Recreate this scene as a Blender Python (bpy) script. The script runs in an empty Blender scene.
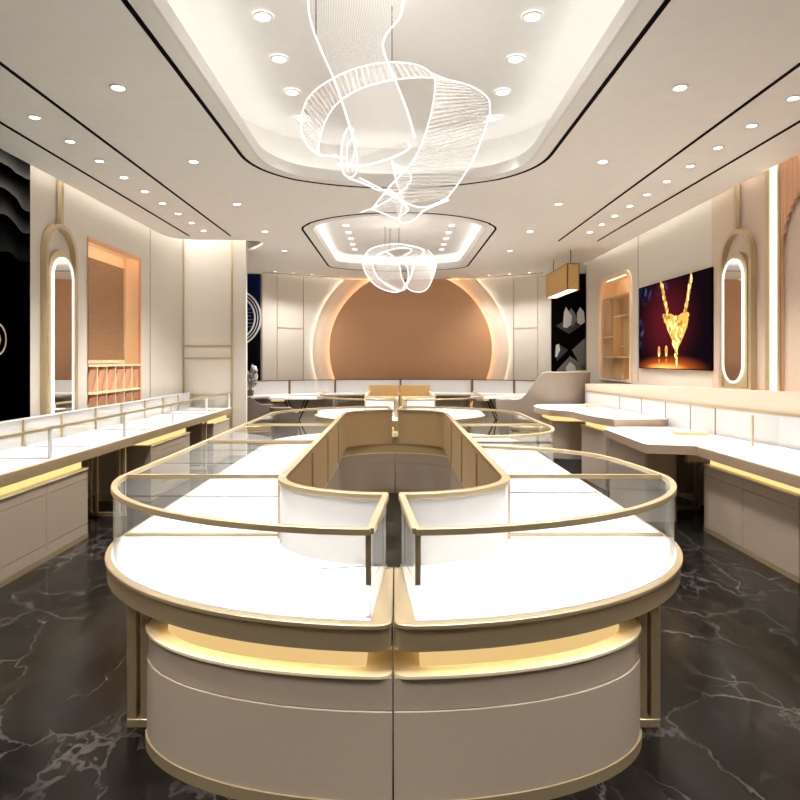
import bpy, bmesh, math, random
from mathutils import Vector, Matrix
random.seed(7)
C = bpy.context.scene
COL = C.collection
S = 0.816            # the layout below is written for a 1.9 m eye height; everything is brought to true size at the end
F, PX, PY, H = 650.0, 396.0, 360.0, 1.9
pi = math.pi

# ------------------------------------------------------------------ mesh building
class MB:
    def __init__(s): s.v = []; s.f = []; s.m = []; s.uv = {}; s.cur = 0
    def add(s, vs, fs):
        n = len(s.v); s.v += [tuple(p) for p in vs]
        for f in fs: s.f.append([n + i for i in f]); s.m.append(s.cur)
        return s
    def box(s, x0, x1, y0, y1, z0, z1):
        x0, x1 = sorted((x0, x1)); y0, y1 = sorted((y0, y1)); z0, z1 = sorted((z0, z1))
        return s.add([(x0,y0,z0),(x1,y0,z0),(x1,y1,z0),(x0,y1,z0),(x0,y0,z1),(x1,y0,z1),(x1,y1,z1),(x0,y1,z1)],
                     [(0,3,2,1),(4,5,6,7),(0,1,5,4),(1,2,6,5),(2,3,7,6),(3,0,4,7)])
    def prism(s, poly, z0, z1):
        a = sum(poly[i][0]*poly[(i+1)%len(poly)][1]-poly[(i+1)%len(poly)][0]*poly[i][1] for i in range(len(poly)))
        if a < 0: poly = poly[::-1]
        n = len(poly)
        z0f = z0 if callable(z0) else (lambda x, y: z0)
        z1f = z1 if callable(z1) else (lambda x, y: z1)
        vs = [(x,y,z0f(x,y)) for x,y in poly] + [(x,y,z1f(x,y)) for x,y in poly]
        fs = [tuple(range(n-1,-1,-1)), tuple(range(n,2*n))] + [(i,(i+1)%n,n+(i+1)%n,n+i) for i in range(n)]
        return s.add(vs, fs)
    def sweep(s, path, w, z0, z1, closed=False, side=0.0):
        """rectangular bar along a plan path; side shifts it sideways"""
        P = [Vector(p[:2]) for p in path]; n = len(P); L = []; R = []
        for i in range(n):
            a = P[i-1] if (i or closed) else None
            b = P[(i+1)%n] if (i < n-1 or closed) else None
            d1 = (P[i]-a).normalized() if a is not None else None
            d2 = (b-P[i]).normalized() if b is not None else None
            if d1 is None: d1 = d2
            if d2 is None: d2 = d1
            t = (d1+d2)
            t = t.normalized() if t.length > 1e-6 else d1
            nn = Vector((-t.y, t.x)); k = 1/max(0.35, nn.dot(Vector((-d1.y, d1.x))))
            L.append(P[i]+nn*k*(w/2+side)); R.append(P[i]+nn*k*(-w/2+side))
        vs = []
        for i in range(n):
            vs += [(L[i].x,L[i].y,z0),(R[i].x,R[i].y,z0),(R[i].x,R[i].y,z1),(L[i].x,L[i].y,z1)]
        fs = []
        m = n if closed else n-1
        for i in range(m):
            a = 4*i; b = 4*((i+1)%n)
            for k in range(4): fs.append((a+k, a+(k+1)%4, b+(k+1)%4, b+k))
        if not closed: fs += [(3,2,1,0), (4*n-4,4*n-3,4*n-2,4*n-1)]
        return s.add(vs, fs)
    def tube(s, path, r, n=8, closed=False):
        P = [Vector(p) for p in path]; N = len(P); up = None; vs = []
        for i in range(N):
            a = P[i-1] if (i or closed) else P[i]; b = P[(i+1)%N] if (i < N-1 or closed) else P[i]
            t = (b-a).normalized()
            if up is None:
                up = Vector((0,0,1)) if abs(t.z) < .9 else Vector((1,0,0))
            u = t.cross(up).normalized(); up = u.cross(t).normalized()
            rr = r(i/(N-1)) if callable(r) else r
            for k in range(n):
                q = 2*pi*k/n; vs.append(P[i]+(u*math.cos(q)+up*math.sin(q))*rr)
        fs = []
        for i in range(N if closed else N-1):
            a = i*n; b = ((i+1)%N)*n
            for k in range(n): fs.append((a+k, a+(k+1)%n, b+(k+1)%n, b+k))
        if not closed: fs += [tuple(range(n-1,-1,-1)), tuple((N-1)*n+k for k in range(n))]
        return s.add(vs, fs)
    def lathe(s, prof, c, n=32):
        vs = []; m = len(prof)
        for k in range(n):
            q = 2*pi*k/n
            for r,z in prof: vs.append((c[0]+r*math.cos(q), c[1]+r*math.sin(q), c[2]+z))
        fs = [(k*m+j, ((k+1)%n)*m+j, ((k+1)%n)*m+j+1, k*m+j+1) for k in range(n) for j in range(m-1)]
        return s.add(vs, fs)
    def blob(s, c, rx, ry, rz, nu=10, nv=7, jit=0):
        vs = []
        for j in range(nv+1):
            t = pi*j/nv
            for k in range(nu):
                q = 2*pi*k/nu; w = 1+random.uniform(-jit,jit)
                vs.append((c[0]+rx*w*math.sin(t)*math.cos(q), c[1]+ry*w*math.sin(t)*math.sin(q), c[2]+rz*w*math.cos(t)))
        fs = [(j*nu+k, j*nu+(k+1)%nu, (j+1)*nu+(k+1)%nu, (j+1)*nu+k) for j in range(nv) for k in range(nu)]
        return s.add(vs, fs)
    def grid(s, rows, uv=False):
        n = len(rows[0]); b = len(s.v)
        vs = [p for r in rows for p in r]
        fs = [(i*n+j, i*n+j+1, (i+1)*n+j+1, (i+1)*n+j) for i in range(len(rows)-1) for j in range(n-1)]
        if uv:
            for i in range(len(rows)):
                for j in range(n): s.uv[b+i*n+j] = (i/(len(rows)-1), j/(n-1))
        return s.add(vs, fs)

def label(o, lab=None, cat=None, group=None, kind=None):
    if lab: o['label'] = lab
    if cat: o['category'] = cat
    if group: o['group'] = group
    if kind: o['kind'] = kind
    return o
def top(o):
    while o.parent: o = o.parent
    return o
def obj(name, mb, mat, parent=None, loc=None, ang=35, bevel=0, lab=None, tri=False):
    me = bpy.data.meshes.new(name)
    o = bpy.data.objects.new(name, me); COL.objects.link(o)
    if parent is not None:
        o.parent = parent; off = top(parent).location.copy()
    else:
        if loc is None:
            xs = [v[0] for v in mb.v]; ys = [v[1] for v in mb.v]; zs = [v[2] for v in mb.v]
            loc = ((min(xs)+max(xs))/2, (min(ys)+max(ys))/2, min(zs))
        off = Vector(loc); o.location = off
    me.from_pydata([(v[0]-off.x, v[1]-off.y, v[2]-off.z) for v in mb.v], [], mb.f)
    bm = bmesh.new(); bm.from_mesh(me); bmesh.ops.recalc_face_normals(bm, faces=bm.faces)
    if tri: bmesh.ops.triangulate(bm, faces=[f for f in bm.faces if len(f.verts) > 4])
    bm.to_mesh(me); bm.free()
    if mb.uv:
        uvl = me.uv_layers.new(name='UVMap')
        for lp in me.loops: uvl.data[lp.index].uv = mb.uv.get(lp.vertex_index, (0,0))
    mats = mat if isinstance(mat, (list,tuple)) else [mat]
    for m in mats: me.materials.append(m)
    for p, mi in zip(me.polygons, mb.m): p.material_index = mi; p.use_smooth = True
    me.set_sharp_from_angle(angle=math.radians(ang))
    if bevel:
        b = o.modifiers.new('bevel','BEVEL'); b.width = bevel; b.segments = 2; b.limit_method = 'ANGLE'; b.angle_limit = math.radians(40)
    if lab: o['label'] = lab
    return o
def thing(name, lab, cat, loc, group=None):
    o = bpy.data.objects.new(name, None); COL.objects.link(o)
    o.location = loc; o.empty_display_size = .1
    return label(o, lab, cat, group)
def struct(name, mb, mat, **k):
    o = obj(name, mb, mat, loc=(0,0,0), **k); o['kind'] = 'structure'; return o
def solo(name, mb, mat, lab, cat, group=None, **k):
    return label(obj(name, mb, mat, **k), lab, cat, group)

def W(px, py, Y):           # a point at distance Y
    return Vector(((px-PX)*Y/F, Y, H-(py-PY)*Y/F))
def on_z(px, py, Z):
    Y = F*(H-Z)/(py-PY); return ((px-PX)*Y/F, Y)
def ell(a, b, yc, x0, x1, n, sgn=-1, f=1):
    out = []
    t0 = math.acos(max(-1,min(1,x0/a))); t1 = math.acos(max(-1,min(1,x1/a)))
    for i in range(n+1):
        t = t0+(t1-t0)*i/n; out.append((a*math.cos(t), yc+sgn*b*math.sin(t)))
    return out
def spline(pts, n=10, closed=False):
    P = [Vector(p) for p in pts]; N = len(P); out = []
    for i in range(N if closed else N-1):
        g = lambda k: P[k % N] if closed else P[max(0,min(N-1,k))]
        a,b,c,d = g(i-1),g(i),g(i+1),g(i+2)
        for k in range(n):
            t = k/n
            out.append(.5*((2*b)+(c-a)*t+(2*a-5*b+4*c-d)*t*t+(3*b-a-3*c+d)*t**3))
    if not closed: out.append(P[-1])
    return out
def rounded(poly, rad, n=6):
    """round the corners of a plan polygon; rad is one radius or one per corner"""
    out = []; N = len(poly)
    for i in range(N):
        r = rad[i] if isinstance(rad,(list,tuple)) else rad
        p = Vector(poly[i][:2]); a = Vector(poly[i-1][:2]); b = Vector(poly[(i+1)%N][:2])
        if r <= 0: out.append(tuple(p)); continue
        r = min(r, (a-p).length*.45, (b-p).length*.45)
        s = p+(a-p).normalized()*r; e = p+(b-p).normalized()*r
        for k in range(n+1):
            t = k/n; out.append(tuple(s*(1-t)**2+p*2*t*(1-t)+e*t*t))
    return out

# ------------------------------------------------------------------ materials
def srgb(r,g,b):
    f = lambda c: (c/255/12.92) if c/255 <= .04045 else ((c/255+.055)/1.055)**2.4
    return (f(r),f(g),f(b),1)
def mat(name, col, rough=.5, metal=0, spec=.5, emit=None, es=0, coat=0, bump=None):
    m = bpy.data.materials.new(name); m.use_nodes = True
    p = m.node_tree.nodes['Principled BSDF']
    p.inputs['Base Color'].default_value = col; p.inputs['Roughness'].default_value = rough
    p.inputs['Metallic'].default_value = metal; p.inputs['Specular IOR Level'].default_value = spec
    if coat: p.inputs['Coat Weight'].default_value = coat; p.inputs['Coat Roughness'].default_value = .08
    if emit: p.inputs['Emission Color'].default_value = emit; p.inputs['Emission Strength'].default_value = es
    nt = m.node_tree
    if bump:       # a fine procedural grain
        tc = nt.nodes.new('ShaderNodeTexCoord'); nz = nt.nodes.new('ShaderNodeTexNoise'); bp = nt.nodes.new('ShaderNodeBump')
        nz.inputs['Scale'].default_value = bump[0]; nz.inputs['Detail'].default_value = 4
        bp.inputs['Strength'].default_value = bump[1]; bp.inputs['Distance'].default_value = .01
        nt.links.new(tc.outputs['Object'], nz.inputs['Vector']); nt.links.new(nz.outputs['Fac'], bp.inputs['Height'])
        nt.links.new(bp.outputs['Normal'], p.inputs['Normal'])
        mx = nt.nodes.new('ShaderNodeMix'); mx.data_type = 'RGBA'
        mx.inputs['A'].default_value = col; mx.inputs['B'].default_value = tuple(c*.93 for c in col[:3])+(1,)
        nt.links.new(nz.outputs['Fac'], mx.inputs['Factor']); nt.links.new(mx.outputs['Result'], p.inputs['Base Color'])
    return m
def nodes(m):
    nt = m.node_tree
    def N(t, **k):
        n = nt.nodes.new(t)
        for a,b in k.items(): setattr(n,a,b)
        return n
    return nt, N, nt.links.new, nt.nodes['Principled BSDF']
def glassmat(name, tint, base=.02, power=6, top_=.85):
    m = bpy.data.materials.new(name); m.use_nodes = True
    nt = m.node_tree; nt.nodes.clear(); L = nt.links.new; N = nt.nodes.new
    out = N('ShaderNodeOutputMaterial'); mix = N('ShaderNodeMixShader'); tr = N('ShaderNodeBsdfTransparent'); gl = N('ShaderNodeBsdfGlossy')
    lw = N('ShaderNodeLayerWeight'); pw = N('ShaderNodeMath'); pw.operation='POWER'; pw.inputs[1].default_value = power
    ma = N('ShaderNodeMath'); ma.operation='MULTIPLY_ADD'; ma.inputs[1].default_value = top_-base; ma.inputs[2].default_value = base
    lw.inputs['Blend'].default_value = .5
    tr.inputs['Color'].default_value = tint; gl.inputs['Roughness'].default_value = .02; gl.inputs['Color'].default_value = (1,1,1,1)
    L(lw.outputs['Facing'], pw.inputs[0]); L(pw.outputs[0], ma.inputs[0]); L(ma.outputs[0], mix.inputs[0])
    L(tr.outputs[0], mix.inputs[1]); L(gl.outputs[0], mix.inputs[2]); L(mix.outputs[0], out.inputs['Surface'])
    return m
def emis(name, col, st):
    m = bpy.data.materials.new(name); m.use_nodes = True
    nt = m.node_tree; nt.nodes.clear(); o = nt.nodes.new('ShaderNodeOutputMaterial'); e = nt.nodes.new('ShaderNodeEmission')
    e.inputs['Color'].default_value = col; e.inputs['Strength'].default_value = st
    nt.links.new(e.outputs[0], o.inputs['Surface']); return m

GOLD = mat('champagne_gold', srgb(196,176,140), .36, .6, bump=(60,.02))
GOLDP = mat('gold_panel', srgb(206,178,134), .36, .2, bump=(40,.02))
GOLDEND = mat('deep_gold_panel', srgb(172,136,86), .4, .2, bump=(40,.02))
LIP = mat('pale_gold_lip', srgb(240,222,186), .45, .0, bump=(60,.02))
EDGET = mat('taupe_edge', srgb(162,140,118), .4, bump=(25,.01))
GOLDD = mat('dark_gold', srgb(120,98,66), .45, .6)  # darker gold of the back counter caps and posts
WHITE = mat('white_stone_top', (.90,.89,.88,1), .32, bump=(15,.005))
WPANEL = mat('white_lacquer', (.73,.71,.695,1), .12, bump=(15,.004))
SPLASH = mat('soft_white_lacquer', (.56,.54,.525,1), .2, bump=(15,.004))
TAUPE = mat('taupe_lacquer', srgb(178,163,145), .35, bump=(25,.01))
TAUPED = mat('taupe_groove', srgb(128,114,104), .5)
WALL = mat('cream_wall', srgb(212,204,192), .55, bump=(18,.02))
WALLP = mat('blush_wall', srgb(206,184,164), .5, bump=(18,.02))
CEIL = mat('ceiling_paint', srgb(250,246,237), .7, bump=(8,.01))
CEILW = mat('cove_paint', srgb(242,239,234), .7, bump=(8,.01))
BLACK = mat('black_trim', (.004,.003,.003,1), .8, spec=.02)
FLUTE = mat('fluted_apricot', srgb(232,184,148), .5)
COPPER = mat('copper_plaster', srgb(200,152,112), .5, .06, bump=(12,.05))
RING = mat('cream_plaster', srgb(224,210,194), .55, bump=(12,.02))
ORANGE = mat('apricot_lacquer', srgb(222,165,122), .4, bump=(20,.01))
ORANGEL = mat('apricot_light', srgb(246,216,178), .45, bump=(20,.01))
TERRA = mat('terracotta_leather', srgb(204,148,114), .5, bump=(50,.04))
WOOD = mat('oak_veneer', srgb(214,182,136), .45)
CHAIR = mat('taupe_upholstery', srgb(138,124,110), .8, bump=(120,.1))
CHAIRD = mat('dark_upholstery', srgb(96,84,74), .75, bump=(120,.1))
BRONZE = mat('dark_bronze', srgb(60,44,32), .4, .6)
PAPER = mat('cream_paper', srgb(240,232,220), .6)
TAN = mat('tan_leather', srgb(220,170,110), .5, bump=(80,.04))
TANG = mat('pale_tan_leather', srgb(236,206,164), .5, bump=(80,.04))
MIRROR = mat('mirror_silver', (.93,.92,.91,1), .02, 1)
GLASS = glassmat('clear_glass', (.965,.97,.965,1))
GLAREGLASS = glassmat('glare_washed_glass', (.86,.86,.85,1), .10, 4, .8)  # stands in for glare that washes out the gold post's lower end
SMOKE = glassmat('smoked_glass', (.62,.60,.57,1), .05, 4, .6)
LENS = emis('lamp_lens', (1,.97,.92,1), 8)
RINGLED = emis('ring_led', (1,.95,.86,1), 9)
COVE = emis('cove_led', (.96,.98,1,1), 3.8)
SLOTSOFT = emis('slot_led_soft', (1,.98,.95,1), 4.5)
SLOTW = emis('slot_led_warm', (1,.74,.40,1), 9)
SLOTL = emis('slot_led', (1,.985,.96,1), 19)
WARMBOX = emis('warm_light_box', (1,.66,.27,1), .42)
SLOTBOX = emis('bright_slot', (1,.70,.26,1), .62)
WARMLED = emis('warm_led', (1,.74,.42,1), 6)
NICHELED = emis('niche_led', (1,.82,.58,1), 6)
AMBER = emis('amber_led', (1,.62,.30,1), 11)
EDGE = emis('white_edge_led', (1,.98,.95,1), .85)
STRIP = emis('bright_strip', (1,.90,.72,1), 1.2)
SHADE = mat('gold_lamp_shade', srgb(196,158,98), .5, .2, bump=(60,.05))
DIFF = emis('lamp_diffuser', (1,.92,.78,1), 3)
BLACKPIC = None

def marble():
    m = mat('dark_marble', (.03,.03,.03,1), .19, spec=.13); nt,N,L,p = nodes(m)
    tc = N('ShaderNodeTexCoord'); mp = N('ShaderNodeMapping'); mp.inputs['Rotation'].default_value = (0,0,.5); mp.inputs['Scale'].default_value = (1/S,.72/S,1)
    L(tc.outputs['Object'], mp.inputs['Vector'])
    wn = N('ShaderNodeTexNoise'); wn.inputs['Scale'].default_value = 1.1; wn.inputs['Detail'].default_value = 6; wn.inputs['Roughness'].default_value=.6
    L(mp.outputs[0], wn.inputs['Vector'])
    ad = N('ShaderNodeVectorMath', operation='MULTIPLY_ADD'); ad.inputs[1].default_value = (.9,.9,.9)
    L(wn.outputs['Color'], ad.inputs[0]); L(mp.outputs[0], ad.inputs[2])
    def vein(scale, w0, w1):
        v = N('ShaderNodeTexVoronoi', feature='DISTANCE_TO_EDGE'); v.inputs['Scale'].default_value = scale
        L(ad.outputs[0], v.inputs['Vector'])
        r = N('ShaderNodeMapRange'); r.inputs['From Min'].default_value = w0; r.inputs['From Max'].default_value = w1
        r.inputs['To Min'].default_value = 1; r.inputs['To Max'].default_value = 0
        L(v.outputs['Distance'], r.inputs['Value']); return r
    v1 = vein(1.7,.0,.022); v2 = vein(5.5,.0,.06)
    msk = N('ShaderNodeTexNoise'); msk.inputs['Scale'].default_value = 1.7; msk.inputs['Detail'].default_value = 3; L(mp.outputs[0], msk.inputs['Vector'])
    mr = N('ShaderNodeMapRange'); mr.inputs['From Min'].default_value=.46; mr.inputs['From Max'].default_value=.68; L(msk.outputs['Fac'], mr.inputs['Value'])
    v2m = N('ShaderNodeMath', operation='MULTIPLY'); L(v2.outputs[0], v2m.inputs[0]); L(mr.outputs[0], v2m.inputs[1])
    v1m = N('ShaderNodeMath', operation='MULTIPLY'); v1m.inputs[1].default_value=.85
    mr2 = N('ShaderNodeMapRange'); mr2.inputs['From Min'].default_value=.35; mr2.inputs['From Max'].default_value=.6; L(msk.outputs['Fac'], mr2.inputs['Value'])
    v1k = N('ShaderNodeMath', operation='MULTIPLY'); L(v1.outputs[0], v1k.inputs[0]); L(mr2.outputs[0], v1k.inputs[1]); L(v1k.outputs[0], v1m.inputs[0])
    mxx = N('ShaderNodeMath', operation='MAXIMUM'); L(v1m.outputs[0], mxx.inputs[0])
    v2s = N('ShaderNodeMath', operation='MULTIPLY'); v2s.inputs[1].default_value=.55; L(v2m.outputs[0], v2s.inputs[0]); L(v2s.outputs[0], mxx.inputs[1])
    cl = N('ShaderNodeTexNoise'); cl.inputs['Scale'].default_value = 2.6; cl.inputs['Detail'].default_value = 8; cl.inputs['Roughness'].default_value=.65; L(ad.outputs[0], cl.inputs['Vector'])
    rp = N('ShaderNodeValToRGB'); rp.color_ramp.elements[0].position=.36; rp.color_ramp.elements[0].color=(.003,.0026,.0022,1)
    rp.color_ramp.elements[1].position=.72; rp.color_ramp.elements[1].color=(.013,.011,.0093,1); L(cl.outputs['Fac'], rp.inputs[0])
    mx = N('ShaderNodeMix', data_type='RGBA'); mx.inputs['B'].default_value=(.072,.064,.056,1)
    L(mxx.outputs[0], mx.inputs['Factor']); L(rp.outputs[0], mx.inputs['A']); L(mx.outputs['Result'], p.inputs['Base Color'])
    return m
MARBLE = marble()

def woodgrain(m, axis_scale, dark):
    nt,N,L,p = nodes(m); tc = N('ShaderNodeTexCoord'); mp = N('ShaderNodeMapping'); mp.inputs['Scale'].default_value = axis_scale
    nz = N('ShaderNodeTexNoise'); nz.inputs['Scale'].default_value = 4; nz.inputs['Detail'].default_value=6
    L(tc.outputs['Object'], mp.inputs['Vector']); L(mp.outputs[0], nz.inputs['Vector'])
    mx = N('ShaderNodeMix', data_type='RGBA'); mx.inputs['A'].default_value = p.inputs['Base Color'].default_value; mx.inputs['B'].default_value = dark
    L(nz.outputs['Fac'], mx.inputs['Factor']); L(mx.outputs['Result'], p.inputs['Base Color'])
woodgrain(WOOD, (6,6,.6), srgb(186,150,104))
WOVEN = mat('woven_straw', srgb(176,134,94), .7)
woodgrain(WOVEN, (1,1.2,26), srgb(126,88,58))

# ------------------------------------------------------------------ camera
cam = bpy.data.cameras.new('camera'); camo = bpy.data.objects.new('camera', cam); COL.objects.link(camo)
cam.sensor_width = 36; cam.sensor_fit = 'HORIZONTAL'; cam.lens = F/800*36
cam.shift_x = (400-PX)/800; cam.shift_y = (PY-400)/800
camo.location = (0,0,H); camo.rotation_euler = (pi/2,0,0); cam.clip_start = .05
C.camera = camo

# ------------------------------------------------------------------ room shell
ZC = 4.1; ZT = 4.95
XL, XR = -4.25, 4.42
def arcY(x, off=0.0, x0=.3, R=5.6, y0=18.15):
    R2 = R-off; d = R2*R2-(x-x0)**2
    return y0-R+math.sqrt(max(d, 0))
struct('floor', MB().box(-5.4,5.6,-3.2,18.8,-.1,0), MARBLE)

def plate_with_holes(outer, holes, z, name, m, thick=0):
    bm = bmesh.new()
    for lp in [outer]+holes:
        vs = [bm.verts.new((p[0],p[1],z)) for p in lp]
        for i in range(len(vs)): bm.edges.new((vs[i], vs[(i+1)%len(vs)]))
    bmesh.ops.triangle_fill(bm, edges=bm.edges[:], use_beauty=True)
    bm.verts.index_update()
    mb = MB(); mb.add([v.co[:] for v in bm.verts], [[v.index for v in f.verts] for f in bm.faces]); bm.free()
    if thick:
        for lp in [outer]+holes:
            n = len(lp)
            mb.add([(p[0],p[1],z) for p in lp]+[(p[0],p[1],z+thick) for p in lp], [(i,(i+1)%n,n+(i+1)%n,n+i) for i in range(n)])
    return mb

def cove_outline(hw, y0, y1, drop_far, bul_near, cx, r=.42, n=18):
    """opening with straight sides, bowed far end and bowed near end"""
    def bow(y, d, sg):
        R = (hw*hw+d*d)/(2*abs(d)); out = []
        for i in range(n+1):
            x = -hw+2*hw*i/n
            out.append((x, y+sg*(math.sqrt(R*R-x*x)-(R-abs(d)))))
        return out
    far = bow(y1, drop_far, 1); near = bow(y0, bul_near, -1)
    pts = far[::-1]+near           # right to left along the far end, then left to right along the near end
    rad = [0]*len(pts)
    for i in (0, n, n+1, 2*n+1): rad[i] = r
    # rounding only works on the long straights, so corners get their own points
    def corner(a, b, c):
        s = Vector(b)+(Vector(a)-Vector(b)).normalized()*r; e = Vector(b)+(Vector(c)-Vector(b)).normalized()*r
        return [tuple(s*(1-t)**2+Vector(b)*2*t*(1-t)+e*t*t) for t in [k/8 for k in range(9)]]
    def trim(seq):
        a, b = Vector(seq[0]), Vector(seq[-1])
        return [q for q in seq if (Vector(q)-a).length > r and (Vector(q)-b).length > r]
    fr = far[::-1]; out = []
    out += corner(near[-1], fr[0], fr[2]); out += trim(fr); out += corner(fr[-3], fr[-1], near[0])
    out += corner(fr[-1], near[0], near[2]); out += trim(near); out += corner(near[-3], near[-1], fr[0])
    return [(x+cx, y) for x, y in out]
def offset(poly, d):
    P = [Vector(p) for p in poly]; n = len(P); out = []
    a = sum(P[i].x*P[(i+1)%n].y-P[(i+1)%n].x*P[i].y for i in range(n)); sg = 1 if a > 0 else -1
    for i in range(n):
        t1 = (P[i]-P[i-1]); t2 = (P[(i+1)%n]-P[i])
        if t1.length < 1e-5: t1 = t2
        if t2.length < 1e-5: t2 = t1
        t = (t1.normalized()+t2.normalized()).normalized()
        out.append((P[i].x+sg*d*t.y, P[i].y-sg*d*t.x))
    return out

COVES = [dict(z=4.66, o=cove_outline(1.50, -.6, 7.45, .70, .4, .0, r=.5)),
         dict(z=4.42, o=cove_outline(1.465, 10.80, 15.32, .60, .95, .05, r=.20))]
lip = [(x, arcY(x,.0)-.10) for x in [ -3.45+ (4.05+3.45)*i/36 for i in range(37)]]
outer = [(4.9,-3.1),(4.30,-3.1),(4.30,14.95),(5.3,14.95),(5.3,16.55)] + [p for p in lip[::-1]] + \
        [(-4.9,16.55),(-4.9,13.09),(-2.95,13.09),(-2.72,12.75),(-2.52,12.35),(-2.50,12.12),(-2.62,11.98),(-2.85,11.92),(-3.7,11.90),(-3.95,11.80),(-4.08,11.6),(-4.11,11.3),(-4.13,-3.1)]
outer = outer[1:]
mb = plate_with_holes(outer, [c['o'] for c in COVES], ZC, 'c', CEIL, .05)
struct('ceiling', mb, CEIL)
struct('ceiling_void', MB().box(-5.4,5.6,-3.2,18.8,ZT,ZT+.08), CEILW)
ti = 0
def trim(mb, m, **k):
    global ti; ti += 1
    return struct('trim_%d' % ti, mb, m, **k)
for ci, c in enumerate(COVES):
    o = c['o']
    # upstand lip, recess side and recess top
    trim(MB().sweep(o, .03, ZC-.002, ZC+.13, closed=True), CEILW)
    big = offset(o, .34)
    z_up = c['z']
    mb = MB(); mb.sweep(big, .02, ZC+.01, z_up+.02, closed=True)
    n = len(big); mb.add([(p[0],p[1],z_up) for p in big], [tuple(range(n))])
    struct('ceiling_cove' if ci == 0 else 'ceiling_cove_far', mb, CEILW)
    # shallow raised field in the recess
    fld = offset(o, -.30)
    trim(MB().prism(fld, z_up-.018, z_up-.001), CEILW)
    # black shadow line round the opening
    trim(MB().sweep(offset(o, .16), .036, ZC-.006, ZC+.004, closed=True), BLACK)
    # led tape lying on the ledge behind the lip
    t = MB(); t.sweep(offset(o, .085), .035, ZC+.055, ZC+.065, closed=True)
    solo('cove_light_tape', t, COVE, 'hidden white light tape glowing round the %s ceiling recess' % ('large near' if ci == 0 else 'small far'), 'light')
# straight black shadow lines beside the downlight rows
for xa, y1 in ((-2.93,11.5),(-3.66,11.5),(3.0,12.0),(3.72,12.0)):
    trim(MB().box(xa-.016, xa+.016, -3, y1, ZC-.006, ZC+.004), BLACK)
# shadow line following the back wall
def arcpath(x0, x1, off, n=24): return [(x0+(x1-x0)*i/n, arcY(x0+(x1-x0)*i/n)-off) for i in range(n+1)]
trim(MB().sweep(arcpath(-3.3,-1.5,.62), .03, ZC-.006, ZC+.004), BLACK)
trim(MB().sweep(arcpath(1.9,3.7,.62), .03, ZC-.006, ZC+.004), BLACK)
# light tape in the slots above the walls (on the slot's top, facing the wall)
def slot(mb, lab, m=None): solo('wall_wash_tape', mb, m or SLOTL, lab, 'light')
slot(MB().box(-4.235,-4.19,-2.5,12.8,4.46,4.50), 'hidden light tape in the slot above the left wall')
slot(MB().box(4.355,4.405,-2.5,14.1,4.46,4.50), 'hidden light tape in the slot above the right wall')
slot(MB().box(-4.1,-2.95,12.72,12.80,4.46,4.50), 'hidden light tape above the cream fin wall with brass lines', SLOTSOFT)
slot(MB().sweep(arcpath(-3.3,3.9,.045), .05, 4.46, 4.50), 'hidden light tape in the slot above the curved back wall')

# walls
def wall_x(name, x, y0, y1, holes, m, t=.0):
    """plane wall at x with rectangular or outlined openings given as (y,z) loops"""
    bm = bmesh.new(); dg = [(y0,0),(y1,0),(y1,ZT),(y0,ZT)]
    for lp in [dg]+holes:
        vs = [bm.verts.new((x,p[0],p[1])) for p in lp]
        for i in range(len(vs)): bm.edges.new((vs[i], vs[(i+1)%len(vs)]))
    bmesh.ops.triangle_fill(bm, edges=bm.edges[:], use_beauty=True, normal=(1,0,0))
    bm.verts.index_update()
    mb = MB(); mb.add([v.co[:] for v in bm.verts], [[v.index for v in f.verts] for f in bm.faces]); bm.free()
    return struct(name, mb, m)
NL = dict(y0=8.97, y1=10.80, z0=.98, z1=3.58)
wall_x('wall_left', XL, -3.1, 13.0, [[(NL['y0'],NL['z0']),(NL['y1'],NL['z0']),(NL['y1'],NL['z1']),(NL['y0'],NL['z1'])]], WALL)
NR = dict(y0=12.18, y1=14.0, z0=1.50, z1=3.60)
def arch_loop(y0,y1,z0,z1,r,n=8):
    out = [(y0,z0),(y1,z0)]
    out += [(y1-r+r*math.cos(t), z1-r+r*math.sin(t)) for t in [pi/2*k/n for k in range(n+1)]]
    out += [(y0+r-r*math.sin(t), z1-r+r*math.cos(t)) for t in [pi/2*k/n for k in range(n+1)]]
    return out
nr_loop = arch_loop(NR['y0'],NR['y1'],NR['z0'],NR['z1'],.30)
wall_x('wall_right', XR, -3.1, 15.15, [nr_loop], WALL)
struct('wall_front', MB().box(-5.4,5.6,-3.2,-3.1,0,ZT), WALL)
# cream fin wall on the left, facing the camera
struct('wall_left_fin', MB().box(-4.3,-2.99,12.95,13.07,0,ZT), WALL)
struct('wall_left_recess', MB().box(-5.0,-4.92,13.0,16.75,0,ZT), WALL)
struct('wall_right_recess', MB().box(5.32,5.4,15.0,16.8,0,ZT), WALL)
struct('wall_right_return', MB().box(4.42,5.4,15.08,15.15,0,ZT), WALL)
struct('wall_back_left', MB().box(-5.0,-3.4,16.72,16.8,0,ZT), WALL)
struct('wall_back_right', MB().box(3.98,5.4,16.72,16.8,0,ZT), WALL)
mb = MB(); mb.sweep(arcpath(-3.45,4.02,0,40), .06, 0, ZT)
struct('wall_back', mb, WALL)
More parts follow.
